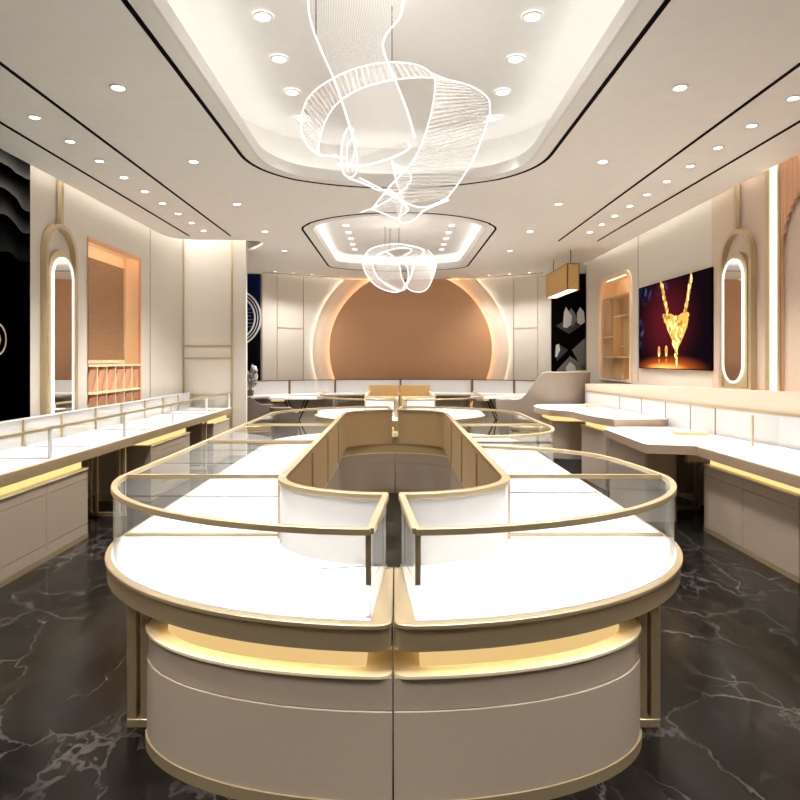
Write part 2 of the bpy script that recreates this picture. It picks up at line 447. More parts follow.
# panel joints and brass lines
def seam_x(x, y, z0, z1, m, w=.012, d=.006):
    return MB().box(x-d if x>0 else x-.001, x+.001 if x>0 else x+d, y-w/2, y+w/2, z0, z1)
trim(seam_x(XL, 11.23, 0, 4.3, 0), TAUPED)
trim(seam_x(XR, 11.86, 1.5, 4.3, 0), TAUPED)
mb = MB()
for px in (183.5, 232):
    x = (px-PX)*12.95/F; mb.box(x-.018, x+.018, 12.935, 12.951, 0, 4.5)
x0 = (183.5-PX)*12.95/F; x1 = (232-PX)*12.95/F
for z in (2.18, 1.935, 1.2): mb.box(x0, x1, 12.937, 12.951, z-.018, z+.018)
trim(mb, GOLD)
mb = MB()
for px in (277, 303.5, 513.5, 538):
    xx = (px-PX)*17.1/F
    for _ in range(4): xx = (px-PX)*(arcY(xx)-.03)/F
    y = arcY(xx)-.032; mb.box(xx-.014, xx+.014, y-.008, y+.01, 0, 4.4)
for pa, pb in ((277,303.5),(513.5,538)):
    xa, xb = (pa-PX)*17.1/F, (pb-PX)*17.1/F
    for _ in range(4): xa, xb = (pa-PX)*(arcY(xa)-.03)/F, (pb-PX)*(arcY(xb)-.03)/F
    mb.sweep(arcpath(xa, xb, .034, 8), .012, 2.725, 2.755)
trim(mb, GOLD)
# blush panel on the right wall behind the mirror, and the arch alcove beyond the light strip
trim(MB().box(XR-.02, XR-.001, 4.0, 9.06, 1.3, 4.35), WALLP)
mb = MB().box(XR-.07, XR-.0205, 7.58, 7.66, 1.50, 4.35); mb.box(XR-.07, XR-.0205, 7.37, 7.42, 1.50, 4.35)
ls = thing('wall_light_strip', 'tall bright vertical light strip in brass channel on right wall', 'light', (XR-.04,7.5,1.5))
obj('channel', mb, GOLD, ls); obj('diffuser', MB().box(XR-.055, XR-.0205, 7.42, 7.58, 1.50, 4.35), STRIP, ls)
# fluted copper panel with arched opening
fl = MB(); yc, r, zs = 6.55, .80, 3.05
y = 7.36; w = .062
while y-w > 4.2:
    ym = y-w/2; d = abs(ym-yc)
    zb = zs+math.sqrt(r*r-d*d) if d < r else 1.5
    rows = []
    for k in range(7):
        t = pi*k/6; yy = ym+w*.48*math.cos(t); dd = abs(yy-yc)
        zz = zs+math.sqrt(r*r-dd*dd) if dd < r else 1.5
        xx = XR-.03-.05*math.sin(t); rows.append([(xx,yy,zz),(xx,yy,4.34)])
    fl.grid(rows); y -= w
solo('fluted_panel', fl, FLUTE, 'fluted copper wall panel arching over an alcove at the right edge', 'wall panel')

# ------------------------------------------------------------------ downlights
def mk_downlight(r):
    t = thing('downlight', '', 'downlight', (0,0,0))
    obj('trim_ring', MB().lathe([(r*.78,-.002),(r*.80,-.010),(r*.98,-.014),(r*1.08,-.010),(r*1.1,.0)], (0,0,0), 24), CEILW, t)
    obj('lens', MB().lathe([(0,-.005),(r*.5,-.005),(r*.79,-.004)], (0,0,0), 24), LENS, t)
    return t
def copy_tree(o, parent=None):
    c = o.copy(); COL.objects.link(c)
    if parent is not None: c.parent = parent
    for ch in list(o.children): copy_tree(ch, c)
    return c
spots = {}
def spot(parent, power, ang, key):
    if key not in spots:
        l = bpy.data.lights.new('downlight_beam','SPOT'); l.energy = power; l.spot_size = math.radians(ang); l.spot_blend = .8
        l.color = (1,.975,.945); l.shadow_soft_size = .16; spots[key] = l
    o = bpy.data.objects.new('beam', spots[key]); COL.objects.link(o); o.parent = parent; o.location = (0,0,-.03)
ORD = ['nearest','second','third','fourth','fifth','sixth','seventh','eighth','ninth','tenth','eleventh','twelfth']
protos = {}
def row(xs_ys, z, r, where, group, power, ang, key):
    for i, (x, y) in enumerate(xs_ys):
        o = copy_tree(protos[r]) if r in protos else protos.setdefault(r, mk_downlight(r))
        o.location = (x, y, z)
        o['label'] = 'round white downlight, %s in the %s' % (ORD[i], where); o['group'] = group
        if o.children and not any(c.type == 'LIGHT' for c in o.children): pass
        todo.append((o, power, ang, key))
todo = []
row([(-2.24, 5.24+1.955*k) for k in range(5)], ZC, .062, 'wide left ceiling field', 'downlights in the left ceiling field', 150, 110, 'm')
row([(2.29, 5.24+1.955*k) for k in range(5)], ZC, .062, 'wide right ceiling field', 'downlights in the right ceiling field', 150, 110, 'm')
row([(-3.27, 5.88+.645*k) for k in range(9)], ZC, .052, 'left row between black lines', 'downlights between the left black lines', 52, 85, 's')
row([(3.33, 5.45+.635*k) for k in range(10)], ZC, .052, 'right row between black lines', 'downlights between the right black lines', 52, 85, 's')
row([(-1.06, 5.17+.73*k) for k in range(4)], 4.635, .075, 'left half of the large ceiling recess', 'downlights in the large recess', 150, 64, 'c')
row([(1.085, 5.17+.73*k) for k in range(4)], 4.635, .075, 'right half of the large ceiling recess', 'downlights in the large recess', 150, 64, 'c')
row([(-.93, 11.4+.65*k) for k in range(6)], 4.397, .06, 'left half of the small far recess', 'downlights in the far recess', 105, 105, 'f')
row([(1.03, 11.4+.65*k) for k in range(6)], 4.397, .06, 'right half of the small far recess', 'downlights in the far recess', 105, 105, 'f')
row([(x, arcY(x)-.95) for x in (-3.0,-2.6,-2.15)], ZC, .045, 'short left row by the curved back wall', 'downlights along the back wall', 40, 120, 'b')
row([(x, arcY(x)-.95) for x in (3.35,2.9,2.4)], ZC, .045, 'short right row by the curved back wall', 'downlights along the back wall', 40, 120, 'b')
for o, p, a, k in todo: spot(o, p, a, k)
# unseen bare beams added beyond the frame to light the near end, no fixtures
for x in (-2.24, 2.29):
    for y in (-1.5, 1.0, 3.2):
        o = bpy.data.objects.new('beam', spots['m']); COL.objects.link(o); o.location = (x, y, ZC-.03)
for x in (-.96, .985):
    for y in (1.2, 2.4, 3.6):
        o = bpy.data.objects.new('beam', spots['c']); COL.objects.link(o); o.location = (x, y, 4.6)

# ------------------------------------------------------------------ backlit circular feature on the back wall
CXD, CZD = .385, 2.17
def disc(R, off, th, n=72, cx=CXD):
    """a round plate bent to follow the wall"""
    mb = MB(); f = []; b = []
    rings = [0,.25,.5,.75,.93,1.0]
    for ri, q in enumerate(rings):
        for k in range(n):
            a = 2*pi*k/n; x = cx+R*q*math.cos(a); z = CZD+R*q*math.sin(a)
            y = arcY(x)-off; f.append((x, y-th if ri < len(rings)-1 else y-th, z)); b.append((x, y, z))
    nr = len(rings); vs = f+b; fs = []
    for side in (0,1):
        o_ = side*nr*n
        for i in range(nr-1):
            for k in range(n):
                q = (o_+i*n+k, o_+i*n+(k+1)%n, o_+(i+1)*n+(k+1)%n, o_+(i+1)*n+k)
                if i == 0: q = (o_+k, o_+n+(k+1)%n, o_+n+k)
                fs.append(q)
    for k in range(n): fs.append(((nr-1)*n+k, (nr-1)*n+(k+1)%n, nr*n+(nr-1)*n+(k+1)%n, nr*n+(nr-1)*n+k))
    mb.add(vs, fs); return mb
def ringled(R, off, r, cx=CXD, n=96):
    return MB().tube([(cx+R*math.cos(2*pi*k/n), arcY(cx+R*math.cos(2*pi*k/n))-off, CZD+R*math.sin(2*pi*k/n)) for k in range(n)], r, 6, closed=True)
fe = thing('circular_wall_feature', 'large backlit copper circle inside cream rings on the curved back wall', 'wall feature', (CXD,17.8,0))
obj('outer_disc', disc(2.63, .10, .04), RING, fe, lab='cream outer ring plate')
obj('outer_glow', ringled(2.56, .075, .010), RINGLED, fe)
obj('middle_disc', disc(2.44, .20, .04), RING, fe, lab='cream middle ring plate')
obj('middle_glow', ringled(2.38, .165, .006), WARMLED, fe)
obj('copper_disc', disc(2.17, .34, .05), COPPER, fe, lab='copper coloured round plate')
obj('copper_glow', ringled(2.10, .285, .012), AMBER, fe)

# ------------------------------------------------------------------ centre islands
GC = -.012           # middle line of the island
def mir(path, s, cx=GC): return [(cx+s*x, y) for x, y in path]
RAIL_T = 1.19; TT = .80
def unit_cabinet(root, s, poly_out, poly_lip, poly_box, cx=GC):
    pass
def front_unit(s, y0, root, zr=RAIL_T, cx=GC, flip=1, dy=0.0):
    """curved end of an island; flip=-1 mirrors it to the far end about y0"""
    T = lambda path: [(cx+s*x, y0+flip*(y-4.01)) for x, y in path]
    E = lambda a,b,yc,x0,x1,n=24: ell(a,b,yc,x0,x1,n)
    # cabinet: body, drawer band, lip, plinth, light box
    CE = lambda g,x0,x1,n=24: E(1.25+g,.64+g,3.355,x0,x1,n)
    INN = E(.74,.53,4.0,.74,.006,14)
    cab = lambda g: [(.003,3.48)]+CE(g,.003,1.23+g)+[(1.23+g,4.01)]+INN
    obj('cabinet', MB().prism(T(cab(0)), .055, .428), TAUPE, root, bevel=.003)
    obj('drawer_front', MB().prism(T(cab(-.007)), .432, .566), TAUPE, root)
    obj('plinth', MB().prism(T(cab(.008)), 0, .055), GOLD, root)
    obj('cabinet_lip', MB().prism(T(rounded_front(cab(.006), .06)), .566, .580), LIP, root, bevel=.003)
    bx = [(.115,3.25)]+CE(-.085,.115,1.10)+[(1.10,3.3)]
    obj('light_box', MB().prism(T(bx), .580, .665), WARMBOX, root, lab='warm glowing light box')
    obj('slot_light', MB().sweep(T(CE(-.06,.13,1.08)), .012, .676, .684), SLOTW, root)
    obj('core', MB().prism(T([(.004,3.48)]+CE(-.3,.004,.90)+[(.90,4.01)]+INN), .580, .685), GOLDP, root)
    # table slab in gold with a white top let into it
    rimp = [(.003,3.47)]+rounded_front([(.003,4.01)]+E(1.71,1.43,4.13,.003,1.700)+[(1.70,4.01)], .055)[1:-1]+[(1.70,4.01),(.70,4.01)]+E(.69,.54,4.0,.69,.003,14)
    obj('table_rim', MB().prism(T(rimp), .685, .775), GOLD, root)
    rim2 = [(.004,3.47)]+rounded_front([(.004,4.01)]+E(1.722,1.442,4.13,.004,1.712)+[(1.712,4.01)], .06)[1:-1]+[(1.712,4.01),(.70,4.01)]+E(.69,.54,4.0,.69,.004,14)
    obj('rim_edge', MB().prism(T(rim2), .779, .80), GOLD, root, bevel=.004)
    tp = [(.036,3.475),(.094,2.745)]+E(1.69,1.405,4.13,.10,1.68)+[(1.68,4.01),(.71,4.01)]+E(.70,.545,4.0,.70,.036,14)
    obj('tabletop', MB().prism(T(tp), .7985, .808), WHITE, root, tri=True)
    # glass round the outside, across the cut end, and the panel on the staff side
    outp = E(1.675,1.385,4.13,.096,1.668,32)+[(1.668,4.01)]
    cut = [(.096,2.755),(.042,3.46)]
    inn = E(.690,.545,4.0,.042,.689,18)
    g = MB(); g.sweep(T(outp), .010, .808, zr-.02); obj('curved_glass', g, GLASS, root)
    obj('end_glass', MB().sweep(T(cut), .010, .808, zr-.02), GLASS, root)
    rail = MB(); rail.sweep(T(outp), .034, zr-.030, zr)
    rail.sweep(T(cut), .034, zr-.030, zr-.001)
    obj('top_rail', rail, GOLD, root, bevel=.003)
    obj('inner_rail', MB().sweep(T(E(.682,.537,4.0,.030,.682,18)), .052, zr-.028, zr+.001), GOLD, root, bevel=.003)
    # white towards the customer, gold towards the staff
    bp = MB(); bp.sweep(T(inn), .014, .808, zr-.028); 
    obj('back_panel', bp, WPANEL, root, lab='white lacquer back panel')
    obj('staff_panel', MB().sweep(T(E(.672,.527,4.0,.045,.671,18)), .010, .70, zr-.028), GOLDP, root, lab='gold panel facing the staff side')
    x, y = T([(.105,2.765)])[0]; obj('post', MB().box(x-.012, x+.012, y-.012, y+.012, .945, zr-.03), GOLD, root); obj('post_glare_end', MB().box(x-.011, x+.011, y-.011, y+.011, .808, .9449), GLAREGLASS, root, lab='lower end of the post, clear where glare washes it out')  # gold post runs on down; clear piece imitates its overexposed lower end
    x, y = T([(.690,3.985)])[0]; obj('post', MB().box(x-.02, x+.02, y-.02, y+.02, .80, zr-.02), GOLD, root)
    # double gold leg frame
    lg = MB()
    for xa in (1.355, 1.285):
        p = T([(xa-.025,3.36),(xa+.025,3.41)]); lg.box(p[0][0],p[1][0],p[0][1],p[1][1],0,.685)
    p = T([(1.225,3.355),(1.378,3.415)]); lg.box(p[0][0],p[1][0],p[0][1],p[1][1],0,.045)
    obj('leg_frame', lg, GOLD, root, bevel=.004)
def rounded_front(poly, r):
    """round the front corner next to the middle line (points 0 and 1)"""
    p0, p1, p2 = Vector(poly[0]), Vector(poly[1]), None
    # find the point on the curve about r away
    j = 2
    while (Vector(poly[j])-p1).length < r and j < len(poly)-2: j += 1
    s = p1+(p0-p1).normalized()*r; e = Vector(poly[j])
    arc = [tuple(s*(1-t)**2+p1*2*t*(1-t)+e*t*t) for t in [k/6 for k in range(7)]]
    return [poly[0]]+arc+list(poly[j+1:])
def straight_unit(s, y0, y1, ysm, root, zr=RAIL_T, cx=GC, crosses=(), strips=(), cases=None):
    """long side of an island; white top up to ysm, smoked glass beyond"""
    X = lambda x: cx+s*x
    def box(x0,x1,a,b,z0,z1): return MB().box(X(x0),X(x1),a,b,z0,z1)
    obj('cabinet', box(.74,1.24,y0,y1,.055,.428), TAUPE, root); obj('drawer_front', box(.746,1.234,y0,y1,.432,.555), TAUPE, root)
    obj('plinth', box(.73,1.248,y0,y1,0,.055), GOLD, root); obj('cabinet_lip', box(.73,1.255,y0,y1,.555,.580), LIP, root)
    obj('light_box', box(1.05,1.16,y0+.1,y1-.1,.580,.665), WARMBOX, root, lab='warm glowing light box')
    obj('core', box(.76,1.05,y0,y1,.580,.685), GOLDP, root)
    obj('table_rim', box(.67,1.700,y0,ysm,.685,.775), GOLD, root)
    obj('rim_edge', box(.67,1.712,y0,ysm,.779,.80), GOLD, root, bevel=.004)
    obj('tabletop', MB().prism([(X(.71),y0),(X(1.68),y0),(X(1.68),ysm-.35),(X(1.45),ysm-.16),(X(.71),ysm)], .7995, .808), WHITE, root)
    if y1 > ysm+.05: obj('glass_shelf', box(.70,1.69,ysm,y1,.785,.803), SMOKE, root, lab='smoked glass shelf at the far end')
    for y in strips: obj('divider_strip', MB().box(X(.70),X(1.67),y-.012,y+.012,.808,.816), TAUPED, root)
    rail = MB(); gl = MB()
    if cases is None: cases = [[(1.668,y0),(1.668,y1)]]
    for path in cases:
        q = [(X(a),b) for a,b in path]
        rail.sweep(q, .030, zr-.026, zr); gl.sweep(q, .010, .808, zr-.02)
    for y, base in crosses:
        cr = MB().box(X(.68),X(1.66),y-.014,y+.014,zr-.026,zr-.001); gl.box(X(.70),X(1.66),y-.005,y+.005,.812,zr-.02)
        obj('cross_rail', cr, GOLD, root)
        if base: obj('base_strip', MB().box(X(.70),X(1.665),y-.020,y+.020,.806,.822), GOLD, root)
    obj('side_glass', gl, GLASS, root); obj('top_rail', rail, GOLD, root, bevel=.003)
    obj('back_panel', box(.675,.69,y0,y1,.808,zr-.028), WPANEL, root, lab='white lacquer back panel')
    obj('staff_panel', box(.660,.675,y0,y1,.70,zr-.028), GOLDP, root, lab='gold panel facing the staff side')
    obj('inner_rail', box(.66,.712,y0,y1,zr-.028,zr+.001), GOLD, root, bevel=.003)
    ps = MB()
    n = max(1, round((y1-y0)/1.7))
    for i in range(1,n+1):
        y = y0+(y1-y0)*i/(n+1); ps.box(X(.648),X(.661),y-.014,y+.014,.70,zr-.03)
    obj('panel_joint', ps, GOLD, root)
    lg = MB()
    for y in (y0+.5, y1-.5):
        for yy in (y-.03,y+.04): lg.box(X(1.30),X(1.34),yy,yy+.03,0,.685)
        lg.box(X(1.235),X(1.36),y-.035,y+.075,0,.04)
    obj('leg_frame', lg, GOLD, root)

u = thing('display_counter', 'left half of the rounded near end of the front island', 'display counter', (-.8,3.4,0), 'display counters of the front island')
front_unit(-1, 4.01, u)
u = thing('display_counter', 'right half of the rounded near end of the front island', 'display counter', (.8,3.4,0), 'display counters of the front island')
front_unit(1, 4.01, u)
u = thing('display_counter', 'long straight left side of the front island with white top under glass', 'display counter', (-1.2,6.4,0), 'display counters of the front island')
straight_unit(-1, 4.012, 8.74, 8.55, u, crosses=((4.04,True),(5.77,False),(7.25,False)), strips=(5.2,6.85,7.85))
u = thing('display_counter', 'long straight right side of the front island with two round cornered glass cases', 'display counter', (1.2,6.4,0), 'display counters of the front island')
caseA = [tuple(p) for p in spline([(1.668,4.012),(1.625,4.5),(1.53,4.9),(1.28,5.2),(1.0,5.33),(.70,5.42)], 6)]
caseB = [tuple(p) for p in spline([(.70,6.10),(1.05,6.14),(1.36,6.28),(1.56,6.52),(1.668,6.9),(1.668,7.4),(1.668,8.74)], 6)]
straight_unit(1, 4.012, 8.74, 8.55, u, crosses=((4.04,True),(7.25,False)), strips=(5.35,7.85), cases=[caseA, caseB])
u = thing('display_counter', 'left half of the rounded far end of the front island', 'display counter', (-.8,9.3,0), 'display counters of the front island')
front_unit(-1, 8.75, u, flip=-1)
u = thing('display_counter', 'right half of the rounded far end of the front island', 'display counter', (.8,9.3,0), 'display counters of the front island')
front_unit(1, 8.75, u, flip=-1)
# second island behind the first
g2 = 'display counters of the far island'; cx2 = .08
u = thing('display_counter', 'left half of the rounded near end of the far island', 'display counter', (-.7,12.4,0), g2); front_unit(-1, 13.05, u, cx=cx2)
u = thing('display_counter', 'right half of the rounded near end of the far island', 'display counter', (.9,12.4,0), g2); front_unit(1, 13.05, u, cx=cx2)
u = thing('display_counter', 'left half of the straight back part of the far island', 'display counter', (-1.1,14,0), g2)
straight_unit(-1, 13.055, 14.75, 14.75, u, cx=cx2)
obj('end_panel', MB().box(cx2-.69,cx2-.012,14.72,14.75,.05,1.33), GOLDEND, u, lab='tall gold end panel')
u = thing('display_counter', 'right half of the straight back part of the far island', 'display counter', (1.3,14,0), g2)
straight_unit(1, 13.055, 14.75, 14.75, u, cx=cx2)
obj('end_panel', MB().box(cx2+.012,cx2+.69,14.72,14.75,.05,1.33), GOLDEND, u, lab='tall gold end panel')

# ------------------------------------------------------------------ left row of showcases
xf, xb = -3.26, -4.08
u = thing('worktop', 'long white worktop with gold edge along the left wall', 'worktop', (-3.67,8.6,0))
Y0, Y1 = 4.2, 12.9
obj('tabletop', MB().box(xb,xf-.012,Y0,Y1,.9495,.958), WHITE, u)
obj('edge', MB().box(xb,xf,Y0,Y1,.845,.9495), GOLD, u, bevel=.004)
def legframe(name, root, xa, xb_, y, zt, lab=None):
    m = MB()
    for x in (xa, xb_):
        for d in (0,.07): m.box(x+d-.016,x+d+.016,y-.02,y+.02,0,zt)
    m.box(min(xa,xb_)-.02,max(xa,xb_)+.09,y-.02,y+.02,0,.045)
    if root is None: return solo(name, m, GOLD, lab, 'support frame')
    return obj(name, m, GOLD, root)
legframe('support_frame', None, -3.72, -3.38, 7.92, .844, 'gold double legged frame in the near knee space under the left worktop')
legframe('support_frame', None, -3.72, -3.38, 11.3, .844, 'gold double legged frame in the far knee space under the left worktop')
def base_cab(xface, xback, y0, y1, seams, lab, zt=.75, zlit=.845, sx=1, grooves=(.633,.158), grp=None):
    """base cabinet below a worktop: carcass, doors with joints, gold plinth, lip and glowing slot; sx is the side it faces"""
    u = thing('base_cabinet', lab, 'cabinet', ((xface+xback)/2,(y0+y1)/2,0), grp)
    obj('carcass', MB().box(xback,xface-sx*.015,y0,y1,.05,zt-.02), TAUPE, u)
    ys = [y0]+list(seams)+[y1]; zs = [.05]+sorted(grooves)+[zt-.02]
    for a, b in zip(ys[:-1], ys[1:]):
        d = MB()
        for z0, z1 in zip(zs[:-1], zs[1:]): d.box(xface-sx*.0145,xface,a+.004,b-.004,z0+.003,z1-.003)
        obj('door', d, TAUPE, u)
    obj('plinth', MB().box(xback,xface+sx*.004,y0,y1,0,.05), GOLD, u)
    obj('lip', MB().box(xback,xface+sx*.012,y0,y1,zt-.014,zt), LIP, u)
    for a, b in zip(ys[:-1], ys[1:]):
        obj('light_box', MB().box(xface-sx*.30,xface-sx*.055,a+.03,b-.03,zt,zlit), SLOTBOX, u, lab='warm glowing slot')
    return u
g = 'base cabinets under the left worktop'
base_cab(-3.30, -4.0, 4.45, 6.96, (6.14,), 'taupe base cabinet nearest the camera under the left worktop', grp=g)
base_cab(-3.30, -4.0, 8.75, 10.4, (), 'taupe base cabinet in the middle of the left worktop', grp=g)
base_cab(-3.30, -4.0, 11.75, 12.88, (), 'taupe base cabinet at the far end of the left worktop by the fin wall', grp=g)
bounds = [4.52,6.235,7.94,9.65,11.36,12.88]
labs = ['first glass showcase on the left worktop, cut by the frame edge','second glass showcase from the camera on the left worktop','third glass showcase from the camera on the left worktop, below the niche','fourth glass showcase from the camera on the left worktop','fifth glass showcase on the left worktop, against the fin wall']
for i,(a,b) in enumerate(zip(bounds[:-1],bounds[1:])):
    u = thing('glass_showcase', labs[i], 'showcase', (-3.67,(a+b)/2,.958), 'glass showcases on the left worktop')
    a2, b2 = a+.006, b-.006
    obj('front_glass', MB().box(xf-.05,xf-.042,a2,b2,.958,1.235), GLASS, u)
    obj('front_rail', MB().box(xf-.062,xf-.032,a2,b2,1.235,1.262), GOLD, u)
    gl = MB().box(xb+.02,xf-.05,b2-.008,b2,.958,1.25); obj('divider_glass', gl, GLASS, u)
    obj('edge_post', MB().box(xf-.060,xf-.032,b2-.034,b2,.958,1.235), WHITE, u, lab='white glass edge post')
    obj('back_panel', MB().box(xb,xb+.012,a2,b2,.958,1.25), SPLASH, u, lab='white back panel')
    ps = MB().box(xb+.012,xb+.035,b2-.05,b2-.02,.958,1.25); obj('back_post', ps, GOLD, u)
    ym = (a+b)/2
    obj('middle_divider', MB().box(xb+.012,xf-.10,ym-.004,ym+.004,.958,1.20), GLASS, u)
    obj('middle_post', MB().box(xb+.012,xb+.035,ym-.018,ym+.018,.958,1.25), GOLD, u)
    obj('base_strip', MB().box(xb+.03,xf-.06,ym-.01,ym+.01,.958,.965).box(xb+.03,xf-.06,b2-.016,b2,.958,.965), TAUPED, u)
    obj('back_cap', MB().box(xb-.01,xb+.03,a2,b2,1.25,1.265), WPANEL, u)

# ------------------------------------------------------------------ left wall: black picture, mirror, niche
def pic_waves():
    m = mat('black_wave_print', (0,0,0,1), .8, spec=.0); nt,N,L,p = nodes(m)
    tc = N('ShaderNodeTexCoord'); mp = N('ShaderNodeMapping'); mp.inputs['Scale'].default_value=(1/S,)*3; L(tc.outputs['Object'], mp.inputs['Vector'])
    sp = N('ShaderNodeSeparateXYZ'); L(mp.outputs[0], sp.inputs[0])
    nz = N('ShaderNodeTexNoise'); nz.inputs['Scale'].default_value=1.6; nz.inputs['Detail'].default_value=1.5; L(mp.outputs[0], nz.inputs['Vector'])
    sn = N('ShaderNodeMath', operation='MULTIPLY'); sn.inputs[1].default_value=5.5; L(sp.outputs['Y'], sn.inputs[0])
    s2 = N('ShaderNodeMath', operation='SINE'); L(sn.outputs[0], s2.inputs[0])
    s3 = N('ShaderNodeMath', operation='MULTIPLY_ADD'); s3.inputs[1].default_value=.07; L(s2.outputs[0], s3.inputs[0]); L(sp.outputs['Z'], s3.inputs[2])
    s4 = N('ShaderNodeMath', operation='MULTIPLY_ADD'); s4.inputs[1].default_value=.45; L(nz.outputs['Fac'], s4.inputs[0]); L(s3.outputs[0], s4.inputs[2])
    f = N('ShaderNodeMath', operation='MULTIPLY'); f.inputs[1].default_value=3.1; L(s4.outputs[0], f.inputs[0])
    fr = N('ShaderNodeMath', operation='FRACT'); L(f.outputs[0], fr.inputs[0])
    iv = N('ShaderNodeMath', operation='SUBTRACT'); iv.inputs[0].default_value=1; L(fr.outputs[0], iv.inputs[1])
    pw = N('ShaderNodeMath', operation='POWER'); pw.inputs[1].default_value=3.4; L(iv.outputs[0], pw.inputs[0])
    mr = N('ShaderNodeMapRange'); mr.inputs['From Min'].default_value=2.0; mr.inputs['From Max'].default_value=2.75; L(sp.outputs['Z'], mr.inputs['Value'])
    ml = N('ShaderNodeMath', operation='MULTIPLY'); L(pw.outputs[0], ml.inputs[0]); L(mr.outputs[0], ml.inputs[1])
    ml2 = N('ShaderNodeMath', operation='MULTIPLY'); ml2.inputs[1].default_value=.15; L(ml.outputs[0], ml2.inputs[0])
    cb = N('ShaderNodeCombineColor'); 
    for k in range(3): L(ml2.outputs[0], cb.inputs[k])
    L(cb.outputs[0], p.inputs['Base Color']); return m
BLACKPIC = pic_waves()
pic = thing('wall_picture', 'tall black picture with grey waves on the left wall', 'picture', (XL,6.2,1.0))
obj('print', MB().box(XL+.002,XL+.03,5.0,7.50,1.0,4.28), BLACKPIC, pic)
def flat_ring(y, z, r, w, x0, x1, n=48, el=1.0):
    mb = MB(); vs = []
    for k in range(n):
        a = 2*pi*k/n
        for rr in (r-w/2, r+w/2):
            for x in (x0, x1): vs.append((x, y+rr*math.cos(a)*el, z+rr*math.sin(a)))
    fs = []
    for k in range(n):
        a = 4*k; b = 4*((k+1)%n)
        fs += [(a,a+2,b+2,b),(a+1,b+1,b+3,a+3),(a,b,b+1,a+1),(a+2,a+3,b+3,b+2)]
    return mb.add(vs, fs)
gr = flat_ring(6.86,2.12,.17,.02,XL+.0302,XL+.034); gr2 = flat_ring(6.84,2.12,.09,.015,XL+.0302,XL+.034)
obj('gold_ring', gr, GOLD, pic); obj('inner_ring', gr2, GOLD, pic)

def stadium(yc, hw, z0, z1, n=20, flat_bottom=False):
    out = [(yc+hw*math.cos(t), z1-hw+hw*math.sin(t)) for t in [pi*k/n for k in range(n+1)]]
    if flat_bottom: out += [(yc-hw,z0),(yc+hw,z0)]
    else: out += [(yc+hw*math.cos(t), z0+hw+hw*math.sin(t)) for t in [pi+pi*k/n for k in range(n+1)]]
    return out
def plate_yz(loop, x0, x1):
    n = len(loop); mb = MB()
    return mb.add([(x0,)+p for p in loop]+[(x1,)+p for p in loop], [tuple(range(n)), tuple(range(2*n-1,n-1,-1))]+[(i,(i+1)%n,n+(i+1)%n,n+i) for i in range(n)])
def band_yz(l1, l2, x0, x1, closed=True):
    n = len(l1); mb = MB(); vs = []
    for a, b in zip(l1, l2): vs += [(x0,)+a,(x1,)+a,(x1,)+b,(x0,)+b]
    fs = []
    for i in range(n if closed else n-1):
        a = 4*i; b = 4*((i+1)%n)
        for k in range(4): fs.append((a+k,a+(k+1)%4,b+(k+1)%4,b+k))
    return mb.add(vs, fs)
def hoop_mirror(xw, sx, yc, z_hoop, hw, z_m1, z_m0, z_bot, lab, my=None):
    u = thing('hanging_mirror', lab, 'mirror', (xw,yc,z_bot))
    X = lambda d: xw+sx*d
    my = yc if my is None else my
    obj('hoop', band_yz(stadium(yc,hw,z_bot,z_hoop,24,True), stadium(yc,hw-.055,z_bot+.03,z_hoop-.055,24,True), X(.0), X(.075)), GOLD, u)
    obj('hanging_rod', MB().box(X(.02),X(.07),yc-.03,yc+.03,z_hoop-.01,4.3), GOLD, u)
    obj('back_plate', plate_yz(stadium(my,.315,z_bot,z_m1+.09,24,True), X(.002), X(.05)), GOLD, u)
    obj('glowing_border', band_yz(stadium(my,.254,z_m0,z_m1,24), stadium(my,.231,z_m0+.023,z_m1-.023,24), X(.051), X(.075)), EDGE, u, lab='white glowing border')
    obj('mirror_glass', plate_yz(stadium(my,.232,z_m0+.026,z_m1-.026,24), X(.051), X(.066)), MIRROR, u)
hoop_mirror(XL, 1, 8.15, 3.60, .385, 3.19, .96, .95, 'tall pill shaped mirror in a brass hoop on the left wall', my=8.18)
hoop_mirror(XR-.02, -1, 8.31, 3.57, .385, 3.20, 1.60, 1.52, 'tall pill shaped mirror in a brass hoop on the right wall', my=8.37)

# left niche
d = .24; a, b, z0, z1 = NL['y0'], NL['y1'], NL['z0'], NL['z1']; xk = XL-d
u = thing('display_niche', 'orange lit niche with woven panel and open cubbies in the left wall', 'niche', (XL-d/2,(a+b)/2,z0))
obj('lining', MB().box(xk-.02,xk,a,b,z0,z1).box(xk,XL,b,b+.02,z0,z1).box(xk,XL,a-.02,a,z0,z1).box(xk,XL,a-.02,b+.02,z1,z1+.02).box(xk,XL,a-.02,b+.02,z0-.02,z0), ORANGEL, u)
obj('woven_panel', MB().box(xk+.02,xk+.07,a+.02,b-.26,1.90,z1-.20), WOVEN, u)
obj('panel_frame', MB().box(xk+.02,xk+.10,a+.02,b-.235,1.85,1.90).box(xk+.02,xk+.10,b-.26,b-.235,1.85,z1-.2), ORANGEL, u)
obj('front_frame', MB().box(XL-.02,XL+.012,b-.02,b+.02,z0,z1-.04).box(XL-.02,XL+.012,a-.02,b+.02,z1-.04,z1+.02), ORANGE, u)
obj('niche_light', MB().box(XL-.045,XL-.025,a+.05,b-.05,z1-.010,z1-.003), NICHELED, u); obj('panel_glow', MB().box(xk+.004,xk+.014,b-.33,b-.31,1.95,z1-.25), NICHELED, u)
cb = MB(); zr = [1.82,1.43,1.02]
for z in zr: cb.box(xk+.001,XL+.006,a,b,z-.016,z+.016)
for k in range(7):
    y = a+(b-a)*k/6; cb.box(xk+.001,XL-.01,max(a,y-.014),min(b,y+.014),z0,1.81)
obj('cubby_shelf', cb, ORANGEL, u)
